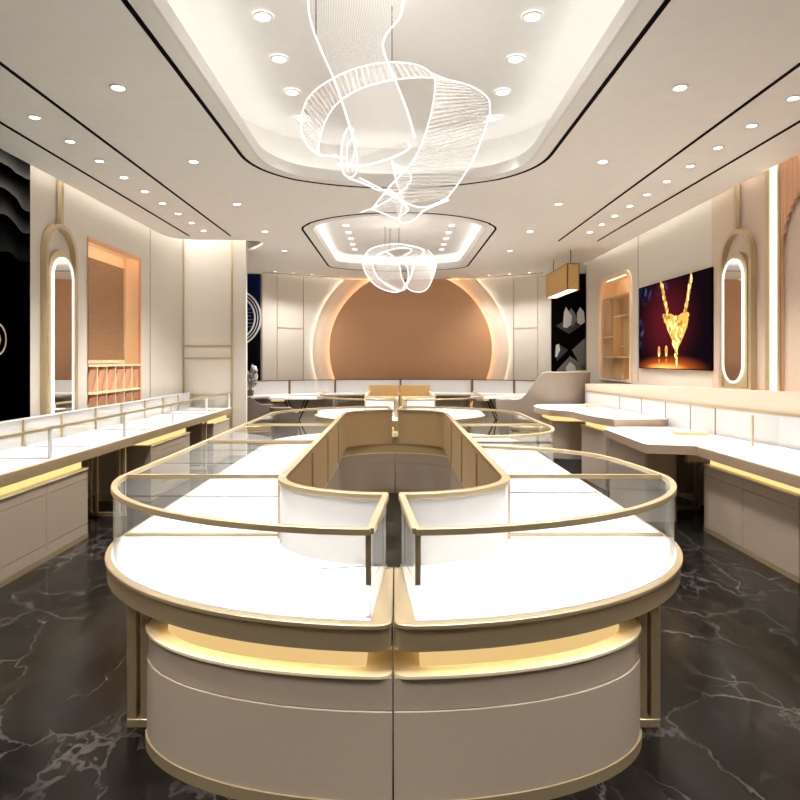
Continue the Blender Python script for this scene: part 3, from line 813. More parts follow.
obj('cubby_back', MB().box(xk+.10,xk+.12,a+.001,b-.001,z0,1.82), TERRA, u)
for k in range(6):       # slanted leather boards standing in the cubbies
    ya = a+(b-a)*k/6+.03; yb = a+(b-a)*(k+1)/6-.03
    m = MB()
    for zt, zb_ in ((1.755,1.42),(1.375,1.04)):
        m.add([(xk+.13,ya,zb_),(xk+.13,yb,zb_),(xk+.20,yb-.02,zt),(xk+.20,ya+.05,zt),(xk+.16,ya,zb_),(xk+.16,yb,zb_),(xk+.23,yb-.02,zt),(xk+.23,ya+.05,zt)],
              [(0,1,2,3),(7,6,5,4),(0,4,5,1),(1,5,6,2),(2,6,7,3),(3,7,4,0)])
    obj('leather_insert', m, TERRA, u)

# ------------------------------------------------------------------ right side: wall picture, niche, panels, counters
# dado running along the right wall above the back panel
pan = [(4.36,4.0),(4.27,6.87),(3.96,8.76),(3.64,12.45)]
def pan_at(y):
    for (x0,y0_),(x1,y1_) in zip(pan[:-1],pan[1:]):
        if y0_ <= y <= y1_: return x0+(x1-x0)*(y-y0_)/(y1_-y0_)
    return pan[-1][0] if y > pan[-1][1] else pan[0][0]
zled = lambda x,y: 1.56-.13*max(0,min(1,(y-7)/6.2))
poly = [(x-.0,y) for x,y in pan]+[(3.635,12.5),(XR-.001,12.5),(XR-.001,4.0)]
trim(MB().prism(poly, 1.325, zled), WALLP)
trim(MB().prism([(x+.02,y) for x,y in pan]+[(3.655,12.5),(XR-.001,12.5),(XR-.001,4.0)], 0, 1.30), TAUPE)
trim(MB().sweep(pan, .05, 1.297, 1.327), GOLD)
bp = thing('splash_wall_panel', 'white lacquer splash panel with fine joints behind the right counters', 'wall panel', (4.0,8.5,.95))
m = MB(); m.sweep([(x-.012,y) for x,y in pan], .018, .95, 1.297); obj('panel', m, SPLASH, bp)
jm = MB()
for px in (621,643,667,692,717):
    y = 8.0
    for _ in range(12): y = pan_at(y)*F/(px-PX)
    x = pan_at(y)-.024; jm.box(x-.003,x+.004,y-.008,y+.008,.95,1.297)
obj('joint', jm, TAUPED, bp)
# TV style picture
xs = XR-.05
def scr_mat():
    m = mat('necklace_screen', (0,0,0,1), .5, spec=.0); nt,N,L,p = nodes(m)
    tc = N('ShaderNodeTexCoord'); mp = N('ShaderNodeMapping'); mp.inputs['Scale'].default_value=(1/S,)*3; L(tc.outputs['Object'], mp.inputs['Vector'])
    sp = N('ShaderNodeSeparateXYZ'); L(mp.outputs[0], sp.inputs[0])
    def rad(y, z, sy, sz, r):
        cbx = N('ShaderNodeCombineXYZ')
        for ax, c, s_, k in (('Y',y,sy,1),('Z',z,sz,2)):
            q = N('ShaderNodeMath', operation='MULTIPLY_ADD'); q.inputs[1].default_value=1/s_; q.inputs[2].default_value=-c/s_
            L(sp.outputs[ax], q.inputs[0]); L(q.outputs[0], cbx.inputs[k])
        ln = N('ShaderNodeVectorMath', operation='LENGTH'); L(cbx.outputs[0], ln.inputs[0])
        mr = N('ShaderNodeMapRange', interpolation_type='SMOOTHSTEP'); mr.inputs['From Min'].default_value=1; mr.inputs['From Max'].default_value=r
        mr.inputs['To Min'].default_value=0; mr.inputs['To Max'].default_value=1
        L(ln.outputs['Value'], mr.inputs['Value']); return mr
    def addc(prev, fac, col):
        mx = N('ShaderNodeMix', data_type='RGBA', blend_type='ADD'); mx.inputs['B'].default_value=col
        L(fac, mx.inputs['Factor'])
        if prev is None: mx.inputs['A'].default_value=(.006,.003,.005,1)
        else: L(prev, mx.inputs['A'])
        return mx.outputs['Result']
    # local frame: y runs away from the camera (+ is left in the photo), z up from the screen's foot
    c = addc(None, rad(.15,.75,1.35,.95,0).outputs[0], (.10,.006,.010,1))
    c = addc(c, rad(.1,.0,1.55,.26,0).outputs[0], (.80,.15,.012,1))
    c = addc(c, rad(.2,.02,.95,.10,0).outputs[0], (1,.55,.14,1))
    nz = N('ShaderNodeTexNoise'); nz.inputs['Scale'].default_value=7; L(mp.outputs[0], nz.inputs['Vector'])
    for (yy,zz,sy,sz) in ((1.25,.62,.22,.32),(1.0,1.3,.34,.22),(.3,1.36,.4,.2)):
        q = N('ShaderNodeMath', operation='MULTIPLY'); rr = rad(yy,zz,sy,sz,.3)
        th = N('ShaderNodeMapRange'); th.inputs['From Min'].default_value=.45; th.inputs['From Max'].default_value=.62; L(nz.outputs['Fac'], th.inputs['Value'])
        L(rr.outputs[0], q.inputs[0]); L(th.outputs[0], q.inputs[1]); c = addc(c, q.outputs[0], (.02,.06,.17,1) if yy > .5 else (.03,.025,.06,1))
    L(c, p.inputs['Emission Color']); p.inputs['Emission Strength'].default_value = .62
    return m
yA, yB, zA, zB = 9.0, 11.70, 1.75, 3.19; ym = (yA+yB)/2
tv = thing('wall_picture', 'glossy dark red picture of a gold necklace on the right wall', 'picture', (XR, ym, zA))
obj('frame', MB().box(XR-.05,XR-.001,yA,yB,zA,zB), BLACK, tv)
pn = MB().box(xs-.006,xs-.0002,yA+.015,yB-.015,zA+.015,zB-.015); obj('screen', pn, scr_mat(), tv)
GOLDPIC = mat('printed_gold', srgb(176,120,24), .4, emit=(1,.60,.12,1), es=.34); GOLDPIC2 = mat('printed_gold_light', srgb(200,160,80), .4, emit=(1,.74,.30,1), es=.6); GOLDPIC3 = mat('printed_gold_deep', srgb(120,70,10), .4, emit=(.7,.30,.02,1), es=.3)
def scr(px, py):        # a spot of the picture -> (y, z) on the wall
    y = xs*F/(px-PX); return y, H-(py-PY)*y/F
def blobs(pts, name):
    mb = MB()
    for (px, py, ry, rz, mi) in pts:
        mb.cur = mi; y, z = scr(px, py)
        q = [(y+ry*math.cos(2*pi*k/12)*random.uniform(.8,1.15), z+rz*math.sin(2*pi*k/12)*random.uniform(.8,1.15)) for k in range(12)]
        dx = random.uniform(.0075,.0105)
        n = 12; mb.add([(xs-dx,)+p for p in q]+[(xs-.006,)+p for p in q], [tuple(range(n))]+[(i,(i+1)%n,n+(i+1)%n,n+i) for i in range(n)])
    return obj(name, mb, [GOLDPIC, GOLDPIC2, GOLDPIC3], tv)
hp = [(676.5,318),(671,313.5),(667,315),(665.5,321),(667.5,329),(671,337),(675,345),(677.5,349),(680,345),(684,336),(687.5,327),(689,319),(687,313),(682,313)]
hy = [scr(*p) for p in hp]; nh = len(hy)
obj('pendant', MB().add([(xs-.0072,)+p for p in hy]+[(xs-.006,)+p for p in hy], [tuple(range(nh))]+[(i,(i+1)%nh,nh+(i+1)%nh,nh+i) for i in range(nh)]), GOLDPIC, tv)
pts = []
for (p0,p1,n) in (((662,284.5),(668,314),11),((692,275.5),(685.5,313),13)):
    for k in range(n):
        t = k/(n-1); pts.append((p0[0]+(p1[0]-p0[0])*t+(.5 if k%2 else -.5), p0[1]+(p1[1]-p0[1])*t, .035, .065, k%3))
for k in range(110):
    t = random.random(); hw_ = (1-t)**.9*11+1.0
    pts.append((676+random.uniform(-hw_,hw_)+t*.5, 315+t*32+random.uniform(-1,1), random.uniform(.03,.07), random.uniform(.025,.055), random.choice((0,0,1,1,2))))
for k in range(8): pts.append((676.5+random.uniform(-1.2,1.2), 346+k*1.8, .03, .035, k%2))
blobs(pts, 'necklace')
blobs([(659.5,351.5,.05,.09,0),(659.5,351.5,.028,.055,2),(659.5,355,.03,.03,1),(666.8,351,.05,.09,0),(666.8,351,.028,.055,2),(666.8,355,.03,.03,1)], 'earrings')
blobs([(659.5,361,.03,.04,2),(666.8,360.5,.03,.04,2),(677,363,.03,.07,1)], 'reflections')
# right niche
u = thing('display_niche', 'lit oak niche with staggered shelves and rounded top in the right wall', 'niche', (XR+.2,13.1,NR['z0']))
a, b, z0, z1 = NR['y0'], NR['y1'], NR['z0'], NR['z1']; d = .34
lp = nr_loop; n = len(lp)
obj('lining', MB().add([(XR-.03,)+p for p in lp]+[(XR+d,)+p for p in lp], [(i,(i+1)%n,n+(i+1)%n,n+i) for i in range(n)]+[tuple(range(n,2*n))]), ORANGEL, u)
sm = arch_loop(a+.05,b-.05,z0+.0,z1-.05,.26)
obj('front_frame', band_yz(arch_loop(a-.03,b+.03,z0-.03,z1+.03,.32), sm, XR-.035, XR+.02), ORANGEL, u)
obj('oak_back', MB().box(XR+.24,XR+.26,a+.06,b-.06,z0+.02,3.18), WOOD, u)
sh = MB()
for (ya,yb,z) in ((12.22,13.32,2.78),(13.36,13.95,2.38),(12.22,12.9,2.18),(12.22,13.95,1.96),(12.22,13.95,3.18)): sh.box(XR+.03,XR+.25,ya,yb,z-.015,z+.015)
for (y,za,zb_) in ((13.34,1.98,3.17),(12.8,1.52,1.95),(13.55,2.4,3.17)): sh.box(XR+.05,XR+.25,y-.014,y+.014,za,zb_)
obj('shelf', sh, WOOD, u)
obj('niche_light', MB().box(XR+.03,XR+.05,a+.25,b-.25,z1-.045,z1-.03), NICHELED, u); obj('side_light', MB().box(XR+.04,XR+.05,a+.055,a+.07,1.7,3.15), NICHELED, u)
obj('ledge', MB().box(XR-.06,XR+.24,a+.02,b-.05,z0-.02,z0+.004), WPANEL, u)
o = MB().box(4.50,4.60,12.42,12.72,1.504,1.53); solo('gift_box', o, TANG, 'small flat gold box on the lowest shelf of the oak niche', 'box')
o = MB().lathe([(0,0),(.05,0),(.055,.05),(.03,.12),(.022,.16),(.0,.165)], (4.55,12.98,1.504), 20); solo('vase', o, TAN, 'small round tan vase on the lowest shelf of the oak niche', 'vase')

# near right counter
wt = thing('worktop', 'white worktop with taupe edge over the near right cabinet', 'worktop', (3.78,5.9,0))
P1 = rounded([(3.30,4.2),(4.28,4.2),(4.18,7.14),(3.30,7.14)], [0,0,0,.02])
obj('edge', MB().prism(P1,.845,.9495), EDGET, wt, bevel=.004); obj('tabletop', MB().prism([(3.315,4.2),(4.27,4.2),(4.175,7.13),(3.315,7.13)],.9495,.958), WHITE, wt)
u = base_cab(3.43, 4.2, 5.53, 7.24, (6.43,), 'taupe two door base cabinet under the near right worktop', zt=.745, zlit=.845, sx=-1, grooves=(.625,))
dv = thing('glass_divider', 'small brass edged glass divider standing on the near right worktop', 'divider', (4.0,7.12,.958))
obj('post', MB().box(3.885,3.905,7.09,7.115,.96,1.297), GOLD, dv); obj('pane', MB().box(3.906,4.18,7.098,7.106,.96,1.28), GLASS, dv)
# consultation desk
dk = thing('consultation_desk', 'white topped taupe consultation desk with angled front beside the near right cabinet', 'desk', (3.5,8.1,0))
P2 = rounded([(3.30,7.15),(2.80,7.30),(2.86,8.98),(3.14,9.17),(3.86,9.17),(4.15,7.15)], [.0,.10,.08,.05,0,0])
P2t = [(x*.998+.004,y) for x,y in P2]
obj('edge', MB().prism(P2,.85,.9495), EDGET, dk, bevel=.003); obj('tabletop', MB().prism(P2t,.9495,.957), WHITE, dk)
obj('pedestal', MB().prism(rounded([(2.93,7.62),(2.93,8.95),(3.16,9.1),(3.5,9.1),(3.30,7.62)],.05),.0,.85), TAUPE, dk)
obj('apron', MB().box(3.36,3.9,7.5,7.56,.72,.85), TAUPE, dk)
legframe('leg_frame', dk, 3.40, 3.78, 8.25, .85)
obj('modesty_panel', MB().box(3.35,3.93,8.6,8.64,.14,.85), TAUPE, dk)
# far right counter
q = lambda px,py: on_z(px,py,1.06)
P3 = [(3.09,9.19),(2.95,9.6),(2.90,10.15),(2.88,10.6),(2.78,10.82),(2.60,10.98),(2.50,11.4),(2.50,11.9),(2.72,12.3),(3.58,12.4),(3.66,11.3),(3.88,9.28)]
P3 = rounded(P3, [.02,.2,.2,.2,.2,.2,.2,.2,.15,.05,0,.02], 4)
fc = thing('worktop', 'white worktop with kinked front on the far right cabinets beside the lounge chair', 'worktop', (3.2,10.8,0))
obj('edge', MB().prism(P3,.955,1.055), EDGET, fc, bevel=.003); obj('tabletop', MB().prism(P3,1.055,1.064), WHITE, fc)
u = thing('base_cabinet', 'taupe base cabinet with glowing slot under the far right worktop', 'cabinet', (3.35,10,0))
Pa = [(3.05,9.45),(3.00,10.5),(3.62,10.7),(3.72,9.45)]
obj('carcass', MB().prism(Pa,.05,.84), TAUPE, u); obj('plinth', MB().prism([(3.06,9.46),(3.01,10.5),(3.6,10.68),(3.7,9.46)],0,.05), GOLD, u); obj('lip', MB().prism([(x-.02,y) for x,y in Pa],.84,.86), GOLD, u)
obj('light_box', MB().prism([(3.09,9.55),(3.05,10.45),(3.5,10.6),(3.6,9.55)],.86,.955), SLOTBOX, u, lab='warm glowing slot')
u = thing('base_cabinet', 'taupe base cabinet facing the camera at the far end of the right counters', 'cabinet', (3,11.5,0))
Pb = rounded([(2.66,11.15),(2.92,11.0),(3.45,11.0),(3.5,12.1),(2.66,12.1)],.05,3)
obj('carcass', MB().prism(Pb,.22,.84), TAUPE, u); obj('plinth', MB().prism([(2.75,11.25),(3.4,11.25),(3.4,12.0),(2.75,12.0)],0,.22), BLACK, u, lab='black recessed plinth'); obj('lip', MB().prism(Pb,.84,.86), GOLD, u)
obj('light_box', MB().prism([(2.70,11.2),(2.94,11.06),(3.42,11.06),(3.45,12.0),(2.70,12.0)],.86,.955), SLOTBOX, u, lab='warm glowing slot')
# things lying on the counters
def tray(px, py, z, w, l, rz, lab, cat, name):
    x, y = on_z(px, py, z); R = Matrix.Rotation(rz,3,'Z')
    u = thing(name, lab, cat, (x,y,z))
    def pr(hw,hl,z0,z1,mm,nm,dx=0):
        pl = [tuple((R@Vector((a_*hw+dx,b_*hl,0)))[:2]) for a_,b_ in ((-1,-1),(1,-1),(1,1),(-1,1))]
        obj(nm, MB().prism([(x+p[0],y+p[1]) for p in rounded(pl,.02,3)],z0,z1), mm, u, bevel=.003)
    pr(w,l,z,z+.03,TAN,'base'); pr(w*.95,l*.92,z+.03,z+.04,TANG,'pad')
tray(690,434,.958,.20,.15,-.25,'tan leather jewellery tray on the near right consultation desk','tray','jewellery_tray')
tray(589,406.5,1.064,.11,.12,.1,'small tan jewellery tray on the far right worktop','tray','jewellery_tray')
x,y = on_z(684,432,.957); solo('paper_sheet', MB().box(x-.36,x-.20,y-.22,y+.20,.9572,.9592), PAPER, 'cream paper sheet beside the tan tray on the consultation desk', 'paper')
x,y = on_z(620,411,1.064); solo('brochure', MB().box(x-.2,x+.06,y-.16,y+.16,1.0645,1.075), mat('grey_card', srgb(222,218,212), .5), 'pale grey brochure lying on the far right worktop', 'brochure')

# ------------------------------------------------------------------ back counters along the curved wall
gb = 'white counters along the back wall'
def back_counter(x0, x1, lab, posts):
    u = thing('back_counter', lab, 'counter', ((x0+x1)/2, arcY((x0+x1)/2)-1.2, 0), gb)
    obj('back_panel', MB().sweep(arcpath(x0,x1,.90,16), .03, 1.05, 1.375), WPANEL, u)
    obj('cap', MB().sweep(arcpath(x0,x1,.90,16), .05, 1.375, 1.395), GOLDD, u)
    obj('tabletop', MB().sweep(arcpath(x0,x1,1.22,16), .62, 1.02, 1.05), WHITE, u)
    obj('edge', MB().sweep(arcpath(x0,x1,1.22,16), .63, .985, 1.02), GOLD, u)
    obj('base', MB().sweep(arcpath(x0+.05,x1-.05,1.05,16), .30, 0, .985), TAUPE, u)
    for x in posts:
        y = arcY(x)-.93; obj('post', MB().box(x-.025,x+.025,y-.02,y+.01,1.05,1.39), GOLDD, u)
back_counter(-3.58,-1.62,'white counter with brass posts left of the copper circle',( -3.50,-2.68,))
back_counter(-1.60,1.95,'low white counter below the copper circle',(-1.58,.12))
back_counter(1.97,3.85,'white counter with brass posts right of the copper circle',(1.99,3.0))
def vdesk(x, lab):
    yb = arcY(x)-2.4
    u = thing('consultation_desk', lab, 'desk', (x,yb,0), 'far desks on v shaped legs')
    obj('tabletop', MB().prism(rounded([(x-.62,yb-.3),(x+.62,yb-.3),(x+.62,yb+.27),(x-.62,yb+.27)],.08),1.0,1.045), WHITE, u)
    obj('light_edge', MB().box(x-.55,x-.25,yb-.29,yb-.25,.955,.998), WARMBOX, u)
    for sx_ in (-1,1):
        obj('leg', MB().tube([(x+sx_*.28,yb-.1,1.0),(x+sx_*.06,yb-.1,.5),(x+sx_*.3,yb-.05,0)],.02,6).tube([(x+sx_*.20,yb-.1,1.0),(x+sx_*.02,yb-.08,.55),(x+sx_*.1,yb+.1,0)],.016,6), BRONZE, u)
vdesk(-2.3,'white desk on dark v shaped legs left of the copper circle'); vdesk(2.4,'white desk on dark v shaped legs right of the copper circle')

# ------------------------------------------------------------------ chairs
def tub_chair(cx, cy, rz, hb, ha, r, m, lab, grp=None, seat_z=.55):
    """tub chair: curved shell that drops from a high back to low arms; opens towards local +y before turning"""
    u = thing('lounge_chair', lab, 'chair', (cx,cy,0), grp)
    R = Matrix.Rotation(rz,3,'Z'); g = []
    n = 40; inn = []; out = []
    for k in range(n+1):
        t = k/n; s_ = (t-.5)*2
        a = s_*math.radians(140)
        # plan: rounded U; a=0 is the middle of the back (local -y)
        if abs(a) < pi/2: p = Vector((r*math.sin(a), -r*math.cos(a), 0))
        else: p = Vector((r*math.copysign(1,a), (abs(a)-pi/2)*r*1.1, 0))
        w = max(0, min(1, (abs(s_)-.52)/.26)); w = w*w*(3-2*w)
        h = hb+(ha-hb)*w
        nn = Vector((p.x,min(p.y,0),0)).normalized() if p.length > 0 else Vector((0,-1,0))
        out.append((p*1.0, h)); inn.append((p-nn*.07, h))
    rows = []
    for (po,h),(pi_,_) in zip(out, inn):
        col = [(po*.86,.16),(po*.97,.5),(po,h*.8),(po*1.02,h-.02),(po*1.01-(po-pi_)*.5,h),(pi_*1.02,h-.02),(pi_,h*.8),(pi_*.97,.5),(pi_*.9,.2)]
        rows.append([tuple(R@Vector((q.x,q.y,z))+Vector((cx,cy,0))) for q,z in col])
    shell = MB().grid(rows); shell.f.append([i for i in range(9)]); shell.m.append(0); L0 = (len(rows)-1)*9; shell.f.append([L0+i for i in range(8,-1,-1)]); shell.m.append(0)
    obj('shell', shell, m, u, ang=60)
    sp = [tuple((R@Vector((x_,y_,0))+Vector((cx,cy,0)))[:2]) for x_,y_ in [(r*.88*math.sin(t), -r*.88*math.cos(t)) for t in [pi*(-.5+k/12) for k in range(13)]]+[(r*.88,r*.85),(-r*.88,r*.85)]]
    obj('seat', MB().prism(sp,.30,seat_z), m, u, bevel=.03)
    for x_,y_ in ((-.5,-.5),(.5,-.5),(.5,.7),(-.5,.7)):
        p = R@Vector((x_*r,y_*r,0)); obj('leg', MB().tube([(cx+p.x,cy+p.y,.32),(cx+p.x*1.12,cy+p.y*1.12,0)],.02,8), BRONZE, u)
tub_chair(3.10,13.2,math.radians(55),1.68,1.14,.80,CHAIR,'big taupe high backed lounge chair behind the far right worktop','taupe lounge chairs')
tub_chair(3.72,14.66,math.radians(60),1.62,1.14,.48,CHAIR,'taupe lounge chair half hidden behind the big one by the black picture','taupe lounge chairs')
tub_chair(-3.3,14.25,math.radians(-50),1.12,.95,.45,CHAIRD,'dark taupe tub chair at the end of the fin wall','dark tub chairs')
tub_chair(-2.40,13.75,math.radians(-20),.92,.80,.26,CHAIRD,'small dark tub chair at the far left desk','dark tub chairs')
st = thing('stool', 'white box stool with dark cushion beyond the right side of the front island', 'stool', (2.25,11.4,0))
obj('body', MB().box(2.02,2.42,11.2,11.6,.12,.66), WPANEL, st); obj('cushion', MB().box(2.0,2.44,11.18,11.62,.66,.74), CHAIRD, st, bevel=.02)
for x,y in ((2.06,11.24),(2.38,11.24),(2.06,11.56),(2.38,11.56)): obj('leg', MB().tube([(x,y,.13),(x,y,0)],.015,8), BRONZE, st)

# ------------------------------------------------------------------ far pictures, ornament, hanging box lamp
def pic_navy():
    m = mat('navy_print', (0,0,0,1), .7, spec=.03); nt,N,L,p = nodes(m)
    tc = N('ShaderNodeTexCoord'); sp = N('ShaderNodeSeparateXYZ'); L(tc.outputs['Object'], sp.inputs[0])
    mr = N('ShaderNodeMapRange'); mr.inputs['From Min'].default_value=.9; mr.inputs['From Max'].default_value=2.6; L(sp.outputs['Z'], mr.inputs['Value'])
    nz = N('ShaderNodeTexNoise'); nz.inputs['Scale'].default_value=5; nz.inputs['Detail'].default_value=5; L(tc.outputs['Object'], nz.inputs['Vector'])
    ml = N('ShaderNodeMath', operation='MULTIPLY'); L(mr.outputs[0], ml.inputs[0]); L(nz.outputs['Fac'], ml.inputs[1])
    mx = N('ShaderNodeMix', data_type='RGBA'); mx.inputs['A'].default_value=(.003,.003,.006,1); mx.inputs['B'].default_value=(.006,.028,.14,1)
    L(ml.outputs[0], mx.inputs['Factor']); L(mx.outputs['Result'], p.inputs['Base Color']); return m
PRINTW = mat('printed_white', srgb(226,226,224), .5); PRINTG = mat('printed_grey', srgb(120,120,120), .5); PRINTD = mat('printed_dark_grey', srgb(62,62,62), .5); SILVER = mat('silver_foil', srgb(214,214,216), .25, .7)
u = thing('wall_picture', 'navy picture with white rings in the gap beside the fin wall', 'picture', (-3.9,16.70,1.2))
obj('print', MB().box(-4.6,-3.48,16.66,16.715,1.2,4.2), pic_navy(), u)
def ring_xz(x, z, r, w, y0, y1, n=56):
    mb = flat_ring(0,0,r,w,0,1,n); mb.v = [(x+v[1], y0 if v[0] == 0 else y1, z+v[2]) for v in mb.v]; return mb
for r_,w_ in ((.735,.045),(.66,.02),(.585,.04)):
    obj('white_ring', ring_xz(-4.20,2.985,r_,w_,16.652,16.6598), PRINTW, u)
mk = MB()
for k in range(6): mk.box(-3.95+random.uniform(0,.1), -3.72+random.uniform(0,.1), 16.654, 16.6599, 2.75+.09*k, 2.765+.09*k)
obj('printed_marks', mk, PRINTG, u)
u = thing('flower_ornament', 'silver white flower ornament standing on the left counter before the navy picture', 'ornament', (-3.47,15.42,1.05))
m = MB()
for k in range(26):
    t = k/25; m.blob((-3.48+random.uniform(-.12,.12)+.06*t, 15.42+random.uniform(-.1,.1), 1.26+.45*t), random.uniform(.04,.08), random.uniform(.04,.08), random.uniform(.04,.09), 8, 5, .25)
obj('petals', m, SILVER, u, ang=20); obj('stem', MB().tube([(-3.47,15.42,1.08),(-3.46,15.42,1.6)],.03,8), SILVER, u)
obj('pot', MB().lathe([(0,0),(.08,0),(.10,.12),(.09,.13),(0,.12)], (-3.47,15.42,1.05), 20), CHAIRD, u)
u = thing('wall_picture', 'black picture of white crystals on grey slabs behind the box lamp', 'picture', (4.6,16.70,1.2))
yb = 16.66
obj('print', MB().box(3.99,5.2,yb,16.715,1.2,4.25), BLACK, u)
def pp(pts, dy, m, nm):
    n = len(pts); c = [( (px-PX)*yb/F, H-(py-PY)*yb/F) for px,py in pts]
    obj(nm, MB().add([(x,yb-dy,z) for x,z in c]+[(x,yb-.0003,z) for x,z in c], [tuple(range(n)), tuple(range(2*n-1,n-1,-1))]+[(i,(i+1)%n,n+(i+1)%n,n+i) for i in range(n)]), m, u)
pp([(556,326),(565,320),(581,326),(569,334)], .003, PRINTD, 'printed_slab'); pp([(556,354),(560,345),(568,350),(557,361)], .003, PRINTD, 'printed_slab')
pp([(572,350),(586,337),(600,340),(600,372),(584,372)], .003, PRINTG, 'printed_slab'); pp([(557,370),(570,356),(584,366),(584,376),(557,376)], .003, PRINTG, 'printed_slab')
pp([(563,327),(564,312),(566,307),(569,312),(572,316),(571,325),(567,328)], .006, PRINTW, 'printed_crystal'); pp([(569,312),(571,308),(575,313),(577,320),(573,327),(571,325)], .005, PRINTG, 'printed_crystal')
pp([(577,323),(577,313),(580,307),(584,312),(585,322),(581,325)], .006, PRINTW, 'printed_crystal'); pp([(555,357),(556,345),(559,344),(560,350),(557,357)], .006, PRINTW, 'printed_crystal')
pp([(566,376),(566,367),(570,362),(575,366),(577,376)], .006, PRINTW, 'printed_crystal')
u = thing('pendant_lamp', 'gold box pendant lamp hanging before the black crystal picture', 'pendant lamp', (3.52,13.4,3.3))
lx0, lx1, ly0, ly1, lz0, lz1 = 3.36, 3.60, 12.75, 14.55, 3.28, 3.80
obj('lamp_shade', MB().box(lx0,lx1,ly0,ly0+.02,lz0,lz1).box(lx0,lx1,ly1-.02,ly1,lz0,lz1).box(lx0,lx0+.02,ly0,ly1,lz0,lz1).box(lx1-.02,lx1,ly0,ly1,lz0,lz1).box(lx0,lx1,ly0,ly1,lz1-.02,lz1), SHADE, u)
obj('diffuser', MB().box(lx0+.02,lx1-.02,ly0+.02,ly1-.02,lz0+.01,lz0+.03), DIFF, u)
for y in (ly0+.2, ly1-.2): obj('hanging_wire', MB().tube([(3.48,y,lz1-.01),(3.48,y,ZC)],.008,6), BRONZE, u)

# ------------------------------------------------------------------ ribbon chandeliers
def ribbon_mat(axis='X', freq=520, lo=.08, hi=.42):
    m = bpy.data.materials.new('strand_sheet'); m.use_nodes = True; nt = m.node_tree; nt.nodes.clear(); N = nt.nodes.new; L = nt.links.new
    out = N('ShaderNodeOutputMaterial'); tr = N('ShaderNodeBsdfTransparent'); df = N('ShaderNodeBsdfDiffuse'); tl = N('ShaderNodeBsdfTranslucent'); em = N('ShaderNodeEmission')
    df.inputs[0].default_value=(.92,.91,.89,1); tl.inputs[0].default_value=(.92,.91,.89,1); em.inputs[0].default_value=(1,.98,.94,1); em.inputs[1].default_value=.15
    a1 = N('ShaderNodeMixShader'); a1.inputs[0].default_value=.5; L(df.outputs[0],a1.inputs[1]); L(tl.outputs[0],a1.inputs[2])
    a2 = N('ShaderNodeAddShader'); L(a1.outputs[0],a2.inputs[0]); L(em.outputs[0],a2.inputs[1])
    uv = N('ShaderNodeUVMap'); sp = N('ShaderNodeSeparateXYZ'); L(uv.outputs[0], sp.inputs[0])
    k = N('ShaderNodeMath'); k.operation='MULTIPLY'; k.inputs[1].default_value=freq; L(sp.outputs[axis],k.inputs[0])
    s_ = N('ShaderNodeMath'); s_.operation='SINE'; L(k.outputs[0],s_.inputs[0])
    r = N('ShaderNodeMapRange'); r.inputs['From Min'].default_value=-1; r.inputs['From Max'].default_value=1; r.inputs['To Min'].default_value=lo; r.inputs['To Max'].default_value=hi; L(s_.outputs[0],r.inputs['Value'])
    mx = N('ShaderNodeMixShader'); L(r.outputs[0],mx.inputs[0]); L(tr.outputs[0],mx.inputs[1]); L(a2.outputs[0],mx.inputs[2]); L(mx.outputs[0],out.inputs['Surface'])
    return m
SHEET = ribbon_mat(); LONGSHEET = ribbon_mat('Y', 230, .04, .26)
def ribbon(root, e1, e2, r, n=10, sheet=None):
    r = r*.72
    a = spline(e1, n); b = spline(e2, n)
    m = max(len(a), len(b))
    def res(p):
        return [p[min(len(p)-1,int(i*(len(p)-1)/(m-1)))].lerp(p[min(len(p)-1,int(i*(len(p)-1)/(m-1))+1)], (i*(len(p)-1)/(m-1))%1) for i in range(m)]
    a, b = res(a), res(b)
    sh = obj('strand_sheet', MB().grid([[x.lerp(y,k/4) for k in range(5)] for x,y in zip(a,b)], uv=True), sheet or SHEET, root)
    obj('lit_edge', MB().tube(a, r, 8), EDGE, root); obj('lit_edge', MB().tube(b, r, 8), EDGE, root)
ch = thing('chandelier', 'large white ribbon chandelier twisting down from the near ceiling recess', 'chandelier', (0,4.5,4.39))
w = lambda *l: [W(*p) for p in l]
# falling ribbon
ribbon(ch, w((306,-14,4.75),(308,0,4.72),(310,18,4.7),(319,45,4.62),(333,77,4.5),(344,108,4.42),(353,138,4.4),(357,158,4.42)),
           w((406,-14,4.45),(404,0,4.44),(400,17,4.42),(388,32,4.4),(383,44,4.38),(386,58,4.36),(396,82,4.33),(407,110,4.3),(415,138,4.3)), .0085, sheet=LONGSHEET)
ribbon(ch, w((357,158,4.42),(357,170,4.4),(352,177,4.36),(344,174,4.33),(341,158,4.32),(343,140,4.34),(348,128,4.38),(354,130,4.42)),
           w((355,140,4.46),(355,150,4.46),(353,158,4.45),(350,166,4.44),(347,160,4.43),(347,150,4.42),(349,142,4.43),(353,138,4.45)), .0065)
# big loop
ribbon(ch, w((337,155,4.55),(319,155,4.5),(306,143,4.5),(301,124,4.55),(308,98,4.65),(330,80,4.8),(360,67,4.95),(392,62,5.0),(420,66,4.9),(434,78,4.7),(434,98,4.5),(428,125,4.35),(420,148,4.25),(410,165,4.22),(392,184,4.2),(371,210,4.2)),
           w((345,158,4.45),(331,156,4.4),(320,154,4.38),(319,143,4.4),(326,120,4.5),(340,101,4.7),(365,87,4.95),(400,79,5.05),(436,78,5.0),(468,85,4.75),(487,97,4.5),(490,112,4.35),(484,132,4.25),(473,160,4.2),(458,184,4.2),(447,198,4.22)), .0065)
